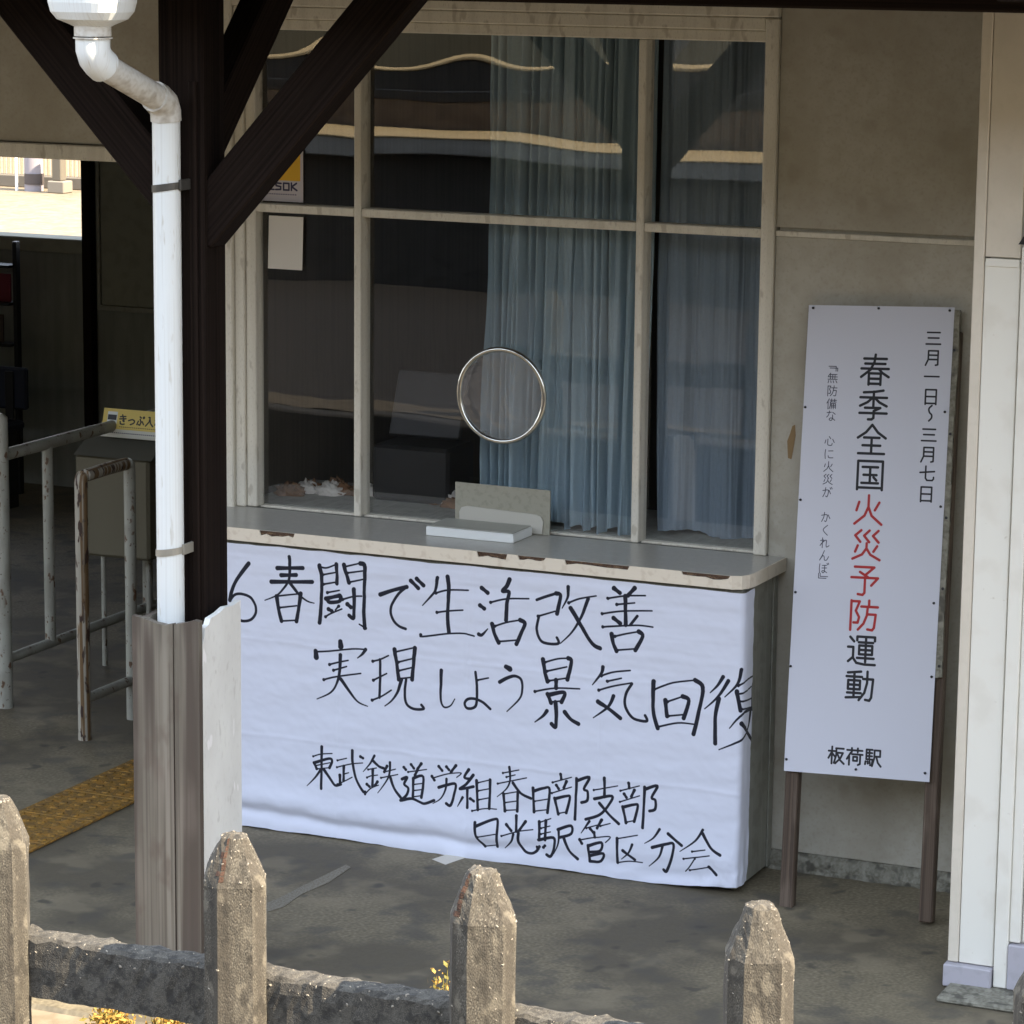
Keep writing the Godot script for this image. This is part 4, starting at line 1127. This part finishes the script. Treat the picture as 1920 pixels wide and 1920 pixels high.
func build_banner():
	# cloth hung over the counter front, wrapped round its right corner; its hem swings out
	var b = thing("protest_banner", "white cloth banner with black brush lettering on the counter front", "banner", Vector3(0, 0, 0))
	var m := StandardMaterial3D.new()
	m.albedo_texture = banner_texture()
	m.roughness = 0.9
	m.cull_mode = BaseMaterial3D.CULL_DISABLED
	m.rim_enabled = true
	m.rim = 0.2
	var n := FastNoiseLite.new()
	n.seed = 61
	n.frequency = 1.0
	n.fractal_octaves = 3
	var full = 1960.0 / 950.0
	var st = begin()
	var fn = func(u, v):
		var s = -0.90 - 0.16 + u * (1.99 + 0.16)          # metres along the cloth
		var hem = lerpf(0.005, 0.030, smoothstep(0.75, 1.05, s)) + 0.006 * n.get_noise_2d(s * 4.0, 3.0) - 0.006 * exp(-pow((s - 0.0) / 0.2, 2.0))
		var top = 0.985 + 0.004 * n.get_noise_2d(s * 5.0, 30.0)
		var y = lerpf(top, hem, v)
		var t = y - hem
		# slack fold above the hem, strongest at the left
		var side = 1.0 - smoothstep(0.05, 0.45, s) * 0.75
		var wav = 0.02 * n.get_noise_2d(s * 2.5, 8.0)
		var fold = -0.012 * exp(-pow((t - 0.050 - wav) / 0.022, 2.0)) * side + 0.010 * exp(-pow((t - 0.100 - wav) / 0.04, 2.0)) * side
		var right_fold = -0.008 * exp(-pow((t - 0.03) / 0.02, 2.0)) * smoothstep(0.6, 0.8, s) * (1.0 - smoothstep(0.9, 1.0, s))
		var z = 0.348 + fold + right_fold + 0.0030 * n.get_noise_2d(s * 3.0, y * 9.0) + 0.0011 * n.get_noise_2d(s * 14.0 + y * 9.0, y * 18.0 - s * 6.0) + 0.002 * n.get_noise_2d(s * 0.8, y * 22.0) * smoothstep(0.4, 0.9, y) + 0.006 * smoothstep(0.3, 0.0, t)
		# sharp fold creases from the cloth's storage, and the loose right corner
		for cx in [-0.42, 0.06, 0.53]:
			z += 0.0022 * (1.0 - smoothstep(0.0, 0.012, absf(s - cx + 0.01 * n.get_noise_2d(y * 2.0, cx))))
		for cy in [0.33, 0.66]:
			z += 0.0018 * (1.0 - smoothstep(0.0, 0.010, absf(y - cy + 0.008 * n.get_noise_2d(s * 2.0, cy))))
		z += 0.010 * smoothstep(0.78, 1.0, s) * smoothstep(0.16, 0.0, t) * (0.6 + n.get_noise_2d(s * 16.0, t * 10.0))
		z = maxf(z, 0.3325)
		var x = s
		# the corner
		var e = s - 0.995
		if e > 0.0:
			var r = 0.016
			var a = minf(e / r, PI * 0.5)
			var past = maxf(0.0, e - r * PI * 0.5)
			var ripple = 0.005 * n.get_noise_2d(y * 5.0, past * 20.0 + 40.0) + 0.004 * smoothstep(0.2, 0.0, t)
			x = 0.995 + r * sin(a) + absf(ripple) * smoothstep(0.0, 0.02, past)
			z = z - r * (1.0 - cos(a)) - past
		return Vector3(x, y, z)
	sheet(st, 300, 170, fn)
	# texture coordinates in cloth millimetres
	var arrays = st.commit_to_arrays()
	var uvs = arrays[Mesh.ARRAY_TEX_UV]
	var vs = arrays[Mesh.ARRAY_VERTEX]
	for i in uvs.size():
		var s = -1.06 + uvs[i].x * 2.15
		uvs[i] = Vector2((s + 0.90) / (1960.0 / 950.0), (1.0 - vs[i].y) / (1000.0 / 950.0))
	arrays[Mesh.ARRAY_TEX_UV] = uvs
	var am := ArrayMesh.new()
	am.add_surface_from_arrays(Mesh.PRIMITIVE_TRIANGLES, arrays)
	am.surface_set_material(0, m)
	put(b, "cloth", am)

func build_signboard():
	var up = Vector3(-0.042, 0.981, -0.191).normalized()
	var nrm = Vector3(0.0, 0.191, 0.982).normalized()
	var rt = up.cross(nrm).normalized()
	nrm = rt.cross(up)
	var s = thing("fire_prevention_sign", "tall white fire prevention poster board leaning against the wall", "sign")
	s.transform = Transform3D(Basis(rt, up, nrm), Vector3(1.148, 0.423, 0.328))
	var m := StandardMaterial3D.new()
	m.albedo_texture = poster_texture()
	m.roughness = 0.65
	# paper, very slightly buckled
	var n := FastNoiseLite.new()
	n.seed = 71
	n.frequency = 2.0
	var st = begin()
	var fn = func(u, v):
		return Vector3(u * 0.474 + 0.008 * v, (1.0 - v) * 0.0 + v * 1.473, 0.0015 + 0.0014 * n.get_noise_2d(u * 1.4, v * 3.0))
	sheet(st, 16, 40, fn)
	var arrays = st.commit_to_arrays()
	var uvs = arrays[Mesh.ARRAY_TEX_UV]
	var vs = arrays[Mesh.ARRAY_VERTEX]
	for i in uvs.size():
		uvs[i] = Vector2(vs[i].x / (640.0 / 1350.0), 1.0 - vs[i].y / 1.474)
	arrays[Mesh.ARRAY_TEX_UV] = uvs
	var am := ArrayMesh.new()
	am.add_surface_from_arrays(Mesh.PRIMITIVE_TRIANGLES, arrays)
	am.surface_set_material(0, m)
	put(s, "poster", am)
	var bd = [Vector2(0.003, 0.004), Vector2(0.468, 0.004), Vector2(0.470, 0.322), Vector2(0.4965, 0.326), Vector2(0.494, 0.55), Vector2(0.4975, 0.80), Vector2(0.495, 1.10), Vector2(0.500, 1.30), Vector2(0.498, 1.466), Vector2(0.006, 1.468)]
	part(s, "board", prism(begin(), bd, -0.013, -0.0005), M.plinth)
	for x in [0.0, 0.455]:
		var lg = begin()
		bx(lg, Vector3(x, -0.4325 - (0.004 if x > 0.2 else 0.0), -0.052), Vector3(x + 0.044, 1.40, -0.0135), 0.004)
		part(s, "leg", lg, M.leg_wood)
	for q in [[0.023, 1.464], [0.238, 1.466], [0.467, 1.463], [0.013, 1.15], [0.467, 1.148], [0.012, 0.857], [0.468, 0.854], [0.010, 0.565], [0.461, 0.554], [0.006, 0.331], [0.465, 0.326], [0.007, 0.037], [0.459, 0.027], [0.236, 0.022]]:
		var pin = begin()
		tube(pin, [Vector3(q[0], q[1], 0.0), Vector3(q[0], q[1], 0.005), Vector3(q[0], q[1], 0.0065)], [0.0042, 0.0042, 0.002], 8)
		part(s, "pin", pin, M.black)
	for y in [0.36, 0.60, 0.82, 1.08, 1.34]:
		var pin = begin()
		tube(pin, [Vector3(0.487, y, -0.001), Vector3(0.487, y, 0.003)], 0.0045, 8)
		part(s, "nail", pin, M.black)

func build_window_items():
	# round speaking screen in front of the middle pane
	var d = thing("speaking_screen", "round clear speaking screen with chrome rim on the window", "speaking screen", Vector3(0.011, 1.497, -0.002))
	var st = begin()
	var pts = []
	for i in 49:
		var a = TAU * i / 48.0
		pts.append(Vector3(cos(a) * 0.155, sin(a) * 0.155, 0.0))
	tube(st, pts, 0.0092, 14, false)
	part(d, "rim", st, M.chrome)
	st = begin()
	var wn := FastNoiseLite.new()
	wn.seed = 55
	wn.frequency = 1.0
	wn.fractal_octaves = 2
	for side in [0.0, -0.002]:
		var film = func(u, v):
			var a = u * TAU
			var p = Vector2(cos(a), sin(a)) * 0.151 * v
			return Vector3(p.x, p.y, 0.003 + side + 0.004 * (1.0 - v * v) + (wn.get_noise_2d(p.x * 22.0 + p.y * 9.0, p.y * 12.0) * 0.0032 + wn.get_noise_2d(p.x * 55.0 + p.y * 30.0, p.y * 40.0) * 0.0010) * (1.0 - v * v))
		sheet(st, 96, 30, film)
	part(d, "disc", st, M.acrylic)
	for a in [0.6, 2.4, 4.2]:
		st = begin()
		tube(st, [Vector3(cos(a) * 0.150, sin(a) * 0.150, -0.004), Vector3(cos(a) * 0.150, sin(a) * 0.150, -0.037)], 0.004, 8)
		part(d, "stud", st, M.chrome)
	# flat white tray box on the counter
	var t = thing("money_tray", "low white tray box on the ticket counter", "tray", Vector3(-0.173, 1.0405, 0))
	box(t, "body", Vector3(0.0, 0.0, 0.036), Vector3(0.318, 0.030, 0.192), M.box_white, 0.002)
	box(t, "lid", Vector3(0.004, 0.0302, 0.038), Vector3(0.314, 0.0335, 0.188), M.box_gray, 0.001)
	# upright plate with the pass-through slot
	var f = thing("pass_plate", "drab upright plate with a rounded pass slot on the counter", "panel", Vector3(-0.149, 1.0405, 0.008))
	var hole = []
	var n = 6
	for q in [[0.030, 0.030, PI], [0.030, 0.075, PI * 0.5], [0.30, 0.075, 0.0], [0.30, 0.030, -PI * 0.5]]:
		for i in n + 1:
			var a = q[2] - i * PI * 0.5 / n + (PI * 0.5 if false else 0.0)
			hole.append(Vector2(q[0] + cos(a) * 0.018, q[1] + sin(a) * 0.018))
	part(f, "plate", prism(begin(), [Vector2(0, 0), Vector2(0.347, 0), Vector2(0.347, 0.152), Vector2(0, 0.154)], 0.0, 0.006), M.flap)
	var sl = begin()
	prism(sl, [Vector2(0.020, 0.004), Vector2(0.322, 0.004), Vector2(0.326, 0.045), Vector2(0.318, 0.062), Vector2(0.300, 0.068), Vector2(0.045, 0.076), Vector2(0.026, 0.070), Vector2(0.018, 0.055)], 0.0065, 0.012)
	part(f, "slot_cover", sl, M.flap_light)
	# paper notice and sticker on the left panes
	var p = thing("paper_notice", "blank sheet of paper hung inside the left pane", "paper", Vector3(-0.878, 1.872, -0.030))
	st = begin()
	var fn = func(u, v): return Vector3(u * 0.133 - 0.006 * (1.0 - v), v * 0.182, 0.002 * sin(u * 3.0) + 0.002 * v)
	sheet(st, 8, 8, fn)
	part(p, "sheet", st, M.paper)
	var k = thing("security_sticker", "yellow and violet security sticker on the upper left pane", "sticker", Vector3(-0.925, 2.103, -0.034))
	var sm := StandardMaterial3D.new()
	sm.albedo_texture = sticker_texture()
	sm.roughness = 0.4
	st = begin()
	plate(st, 0.176, 0.182, 0.0008, Transform3D.IDENTITY)
	part(k, "film", st, sm)

# ---------------------------------------------------------------- concrete fence
func build_fence():
	var f = thing("concrete_fence", "weathered low concrete fence with pointed posts in front", "fence", Vector3(0, 0, 4.25))
	var posts = []
	for k in range(-5, 8):
		posts.append(0.822 + k * 0.543 + 0.006 * sin(k * 2.3))
	for k in posts.size():
		fence_post(f, posts[k], k)
		if k > 0:
			fence_rail(f, posts[k - 1] + 0.055, posts[k] - 0.055, k)

func fence_post(f, x, k):
	var n := FastNoiseLite.new()
	n.seed = 300 + k
	n.frequency = 1.0
	n.fractal_octaves = 3
	rng.seed = 500 + k
	var yaw = deg_to_rad(27.0 + rng.randf_range(-2.0, 2.0))
	var tall = 1.302 + rng.randf_range(-0.008, 0.008)
	var hw = 0.060
	var ch = 0.026
	# outline of the section, points spread along each edge
	var oct = [Vector2(hw, -hw + ch), Vector2(hw, hw - ch), Vector2(hw - ch, hw), Vector2(-hw + ch, hw), Vector2(-hw, hw - ch), Vector2(-hw, -hw + ch), Vector2(-hw + ch, -hw), Vector2(hw - ch, -hw)]
	var ring = []
	for i in 8:
		var m = 6 if i % 2 == 0 else 3
		for j in m:
			ring.append(oct[i].lerp(oct[(i + 1) % 8], float(j) / m))
	var ys = []
	var y = 0.40
	while y < tall - 0.10:
		ys.append([y, 1.0])
		y += 0.022
	for i in 9:
		var t = i / 8.0
		ys.append([tall - 0.095 + 0.090 * t, 1.0 - 0.58 * pow(t, 1.1)])
	ys.append([tall, 0.25])
	var turn = Basis(Vector3.UP, yaw)
	var grid = []
	for r in ys:
		var row = []
		for q in ring:
			var p = turn * Vector3(q.x * r[1], 0, q.y * r[1])
			p.y = r[0]
			var worn = smoothstep(tall - 0.14, tall - 0.03, r[0])
			var o = (turn * Vector3(q.x, 0, q.y)).normalized()
			p += o * (n.get_noise_3d(p.x * 12.0 + k, p.y * 12.0, p.z * 12.0) * lerpf(0.0025, 0.0065, worn) + n.get_noise_3d(p.x * 60.0, p.y * 60.0, p.z * 60.0 + k) * lerpf(0.0004, 0.0026, worn))
			p.y += n.get_noise_3d(p.x * 40.0 + 9, p.y * 40.0, p.z * 40.0) * 0.006 * worn
			row.append(p + Vector3(x, 0, 0.04))
		grid.append(row)
	var st = begin()
	for j in grid.size() - 1:
		for i in ring.size():
			var i2 = (i + 1) % ring.size()
			var out = (grid[j][i] - Vector3(x, grid[j][i].y - 0.01, 0.04))
			face(st, [grid[j][i], grid[j][i2], grid[j + 1][i2]], out)
			face(st, [grid[j][i], grid[j + 1][i2], grid[j + 1][i]], out)
	var hub = Vector3.ZERO
	for p in grid[-1]:
		hub += p / ring.size()
	for i in ring.size():
		face(st, [hub, grid[-1][i], grid[-1][(i + 1) % ring.size()]], Vector3.UP)
	var post = part(f, "post", st, M.concrete)
	# pebbles standing out of the worn head
	var pb = begin()
	for i in 150:
		var j = rng.randi_range(grid.size() - 12, grid.size() - 1)
		if rng.randf() < 0.4:
			j = rng.randi_range(grid.size() - 34, grid.size() - 1)
		var c = grid[j][rng.randi_range(0, ring.size() - 1)]
		var c2 = grid[max(j - 1, 0)][rng.randi_range(0, ring.size() - 1)]
		if j == grid.size() - 1:
			c = c.lerp(c2, rng.randf() * 0.6)
		if j < grid.size() - 1:
			c = c.lerp(grid[j + 1][(i * 7) % ring.size()], 0.0)
		var pr = rng.randf_range(0.0022, 0.0056)
		pebble(pb, c + (Vector3(x, c.y - 0.02, 0.04) - c).normalized() * pr * 0.62, pr)
	var pp = part(post, "exposed_pebbles", pb, M.pebble)
	pp.set_meta("kind", "stuff")
	if k in [6, 7]:
		# rust that has run from a bared reinforcing bar
		var i0 = {5: 15, 6: 14, 7: 17, 8: 12}[k]
		var rs = begin()
		for j in range(grid.size() - 9, grid.size() - 2):
			var wide = 1 if (j + k) % 3 == 0 else 0
			for i in range(i0, i0 + 1 + wide):
				var q = []
				for e in [[j, i], [j, i + 1], [j + 1, i + 1], [j + 1, i]]:
					var p = grid[e[0]][e[1] % ring.size()]
					q.append(p + (p - Vector3(x, p.y - 0.02, 0.04)).normalized() * 0.0012)
				var mid = (q[0] + q[1] + q[2] + q[3]) * 0.25
				for e in 4:
					q[e] = mid + (q[e] - mid) * rng.randf_range(0.7, 1.15)
				face(rs, [q[0], q[1], q[2]], mid - Vector3(x, mid.y - 0.02, 0.04))
				face(rs, [q[0], q[2], q[3]], mid - Vector3(x, mid.y - 0.02, 0.04))
		part(post, "rust_streak", rs, M.rust)

func pebble(st, c, r):
	var b = Basis(Vector3(rng.randf() - 0.5, rng.randf() - 0.5, rng.randf() - 0.5).normalized(), rng.randf() * 3.0)
	var s = Vector3(1, rng.randf_range(0.5, 0.8), rng.randf_range(0.7, 1.0)) * r
	var top = []
	var v = [Vector3(0, 1, 0), Vector3(0, -1, 0)]
	for i in 5:
		v.append(Vector3(cos(TAU * i / 5), 0.35, sin(TAU * i / 5)))
	for i in 5:
		v.append(Vector3(cos(TAU * (i + 0.5) / 5), -0.35, sin(TAU * (i + 0.5) / 5)))
	for i in 5:
		var a = 2 + i
		var a2 = 2 + (i + 1) % 5
		var d = 7 + i
		var d2 = 7 + (i + 1) % 5
		for t in [[0, a, a2], [a, d, a2], [a2, d, d2], [1, d, d2]]:
			var q = []
			for e in t:
				q.append(c + b * (v[e].normalized() * s))
			face(st, q, (q[0] + q[1] + q[2]) / 3.0 - c)

func fence_rail(f, x0, x1, k):
	var n := FastNoiseLite.new()
	n.seed = 700 + k
	n.frequency = 1.0
	n.fractal_octaves = 3
	rng.seed = 800 + k
	var sec = [Vector2(0.036, 0.888), Vector2(0.036, 0.92), Vector2(0.036, 0.95), Vector2(0.036, 0.98), Vector2(0.034, 1.006), Vector2(0.026, 1.014), Vector2(0.010, 1.016), Vector2(-0.008, 1.016), Vector2(-0.026, 1.014), Vector2(-0.034, 1.006), Vector2(-0.036, 0.95), Vector2(-0.036, 0.888)]
	var grid = []
	var m = 30
	for i in m + 1:
		var x = lerpf(x0 - 0.02, x1 + 0.02, float(i) / m)
		var row = []
		for q in sec:
			var p = Vector3(x, q.y, q.x)
			var w = 0.010 if q.y > 1.0 else 0.004
			p.y += n.get_noise_3d(p.x * 18.0, p.y * 18.0, p.z * 18.0) * w
			p.z += n.get_noise_3d(p.x * 25.0 + 50, p.y * 25.0, p.z * 25.0) * 0.006
			row.append(p)
		grid.append(row)
	var st = begin()
	for i in m:
		for j in sec.size():
			var j2 = (j + 1) % sec.size()
			var mid = (grid[i][j] + grid[i + 1][j2]) * 0.5
			var out = mid - Vector3(mid.x, 0.952, 0)
			face(st, [grid[i][j], grid[i][j2], grid[i + 1][j2]], out)
			face(st, [grid[i][j], grid[i + 1][j2], grid[i + 1][j]], out)
	var r = part(f, "rail", st, M.concrete_dark)
	var pb = begin()
	for i in 90:
		var row = grid[rng.randi_range(1, m - 1)]
		var j = rng.randi_range(4, 9)
		if rng.randf() < 0.12:
			j = rng.randi_range(1, 4)
		var c = row[j].lerp(row[j - 1], rng.randf()) + Vector3(rng.randf_range(-0.009, 0.009), 0, 0)
		var pr = rng.randf_range(0.0022, 0.0056)
		pebble(pb, c + (Vector3(c.x, 0.952, 0) - c).normalized() * pr * 0.62, pr)
	var pp = part(r, "exposed_pebbles", pb, M.pebble)
	pp.set_meta("kind", "stuff")

# ---------------------------------------------------------------- what is seen through the opening
func build_far_yard():
	var f = thing("picket_fence", "pale picket fence on a low kerb across the sunny yard", "fence", Vector3(-15.6, -0.03, -21.8))
	box(f, "kerb", Vector3(-3.0, 0.0, -0.08), Vector3(3.0, 0.14, 0.08), mat(Color(0.44, 0.41, 0.36), 0.9), 0.01)
	var st = begin()
	bx(st, Vector3(-0.015, 0.142, -0.01), Vector3(0.015, 1.1, 0.01), 0.003)
	var slat = mesh_of(st, mat(Color(0.78, 0.70, 0.56), 0.8))
	for k in 100:
		put(f, "picket", slat, Transform3D(Basis.IDENTITY, Vector3(-3.0 + 0.03 + k * 0.06, 0, 0)))
	for y in [0.45, 0.95]:
		box(f, "rail", Vector3(-3.0, y, -0.035), Vector3(3.0, y + 0.05, -0.012), mat(Color(0.60, 0.52, 0.40), 0.8), 0.004)
	var p = thing("utility_pole", "grey concrete utility pole with a white tag before the picket fence", "pole", Vector3(-15.45, -0.03, -21.4))
	var q = begin()
	tube(q, [Vector3(0, 0, 0), Vector3(0, 8.0, 0)], [0.11, 0.08], 20)
	part(p, "shaft", q, mat(Color(0.55, 0.53, 0.55), 0.8))
	q = begin()
	tube(q, [Vector3(0.01, 0.08, 0.01), Vector3(0.01, 0.20, 0.01)], 0.114, 16)
	part(p, "band", q, mat(Color(0.30, 0.27, 0.26), 0.8))
	var m = thing("marker_post", "thin white marker post beside the utility pole", "post", Vector3(-15.62, -0.03, -21.3))
	q = begin()
	tube(q, [Vector3(0, 0, 0), Vector3(0, 0.9, 0)], 0.018, 10)
	part(m, "shaft", q, M.box_white)
	box(m, "cap", Vector3(-0.022, 0.9005, -0.022), Vector3(0.022, 0.92, 0.022), M.box_white, 0.004)
	var gb = thing("grey_block", "squat grey concrete block at the right end of the kerb", "block", Vector3(-15.05, -0.03, -21.3))
	box(gb, "base", Vector3(-0.10, 0.0, -0.1), Vector3(0.12, 0.14, 0.1), mat(Color(0.50, 0.47, 0.42), 0.9), 0.012)
	box(gb, "top", Vector3(-0.06, 0.1405, -0.06), Vector3(0.06, 0.55, 0.06), mat(Color(0.40, 0.37, 0.32), 0.9), 0.01)

# ---------------------------------------------------------------- the far platform that the window mirrors
func build_far_side():
	var p = thing("opposite_platform", "low opposite platform with pale coping, mirrored in the window", "platform", Vector3(0, 0, 14))
	box(p, "coping", Vector3(-40, 1.10, 0.0), Vector3(40, 1.236, 0.5), M.coping, 0.01)
	box(p, "wall", Vector3(-40, 0.0, 0.22), Vector3(40, 1.098, 0.5), M.stone, 0.01)
	box(p, "paving", Vector3(-40, 1.2365, -0.012), Vector3(40, 1.250, 1.05), M.paving, 0.003)
	box(p, "fill", Vector3(-40, 0.0, 0.502), Vector3(40, 1.236, 1.05), M.stone, 0.005)
	var w = thing("boarded_wall", "brown boarded wall behind the opposite platform", "wall", Vector3(0, 0, 15.06))
	box(w, "boards", Vector3(-40, 0.0, 0.0), Vector3(40, 1.58, 0.1), M.brown_wall, 0.005)
	box(w, "rail", Vector3(-40, 1.582, -0.02), Vector3(40, 1.70, 0.12), M.black, 0.005)
	var h = thing("terrace", "sunlit terrace edge above the boarded wall", "terrace", Vector3(0, 0, 18))
	box(h, "face", Vector3(-40, 0.0, 0.0), Vector3(40, 1.80, 0.4), M.stone, 0.01)
	box(h, "top", Vector3(-40, 1.802, -0.02), Vector3(40, 1.825, 0.45), M.paving, 0.005)
	var k = thing("sky_blocking_slope", "dark slope added behind the terrace to block low sky light", "slope", Vector3(0, 0, 19.3))  # unseen slope, raised to keep horizon light off the upper walls
	var n := FastNoiseLite.new()
	n.seed = 91
	n.frequency = 0.35
	var fn = func(u, v):
		var x = lerpf(-50, 50, u)
		return Vector3(x * (1.0 + v * 0.6), v * 13.0 + n.get_noise_2d(x * 0.4, v * 5.0) * 1.6 * v, v * 16.0 + n.get_noise_2d(x * 1.5, v * 8.0 + 20.0) * 0.8)
	part(k, "brush", sheet(begin(), 140, 30, fn), mat(Color(0.27, 0.25, 0.18), 0.95))

# ---------------------------------------------------------------- small things on the floor and dry weeds
func build_litter_and_weeds():
	var l = structure("floor_marking", "faded pale paint line on the station floor")
	part(l, "paint", prism(begin(), [Vector2(-0.30, -1.20), Vector2(-0.262, -1.17), Vector2(-0.235, -1.09), Vector2(-0.245, -0.95), Vector2(-0.225, -0.80), Vector2(-0.235, -0.62), Vector2(-0.262, -0.60), Vector2(-0.272, -0.72), Vector2(-0.282, -0.86), Vector2(-0.29, -1.02), Vector2(-0.305, -1.10)], 0.0005, 0.0022, Transform3D(Basis(Vector3(1, 0, 0), Vector3(0, 0, -1), Vector3(0, 1, 0)), Vector3.ZERO)), M.line_paint)
	var s = thing("paper_scrap", "grey scrap of paper on the floor under the banner hem", "paper", Vector3(0.0, 0.0005, 0.37))
	part(s, "sheet", prism(begin(), [Vector2(-0.035, -0.05), Vector2(0.03, -0.085), Vector2(0.06, 0.03), Vector2(-0.01, 0.04)], 0.0, 0.0012, Transform3D(Basis(Vector3(1, 0, 0), Vector3(0, 0, -1), Vector3(0, 1, 0)), Vector3.ZERO)), M.paper)
	var spots = [[1.735, 4.10, 0.355, 18, "ochre dry weed tuft behind the fence right of the second post"], [0.98, 4.10, 0.175, 30, "larger golden dry weed below the leftmost rail"], [1.10, 4.08, 0.185, 26, "small golden dry weed between the two left fence posts"]]
	for k in spots.size():
		var q = spots[k]
		var w = thing("dry_weed", q[4], "weed", Vector3(q[0], bank_height(q[1]) - 0.02, q[1]), "dry weeds by the fence")
		rng.seed = 900 + k
		var st = begin()
		var st2 = begin()
		for i in q[3]:
			var a = rng.randf() * TAU
			var tall = q[2] * rng.randf_range(0.75, 1.08)
			var lean = rng.randf_range(0.0, 0.05)
			var root = Vector3(rng.randf_range(-0.02, 0.02), 0, rng.randf_range(-0.02, 0.02))
			var tip = root + Vector3(cos(a) * lean, tall, sin(a) * lean)
			tube(st2, [root, root.lerp(tip, 0.5) + Vector3(0.004, 0, 0.003), tip], [0.0016, 0.0013, 0.0008], 5, false)
			for j in 34:
				var c = root.lerp(tip, rng.randf_range(0.62, 1.0)) + Vector3(rng.randf_range(-0.02, 0.02), rng.randf_range(-0.012, 0.012), rng.randf_range(-0.02, 0.02))
				var d = Vector3(rng.randf_range(-1, 1), rng.randf_range(-0.4, 0.9), rng.randf_range(-1, 1)).normalized()
				var e = d.cross(Vector3(rng.randf_range(-1, 1), rng.randf_range(-1, 1), rng.randf_range(-1, 1))).normalized()
				var size = rng.randf_range(0.010, 0.022)
				var o = d.cross(e)
				face(st if j % 4 else st2, [c, c + d * size * 0.5 + e * size * 0.2, c + d * size], o)
				face(st if j % 4 else st2, [c, c + d * size, c + d * size * 0.5 - e * size * 0.2], o)
		part(w, "leaves", st, M.straw)
		part(w, "stems", st2, M.straw_green)

func bank_height(z):
	return 0.66
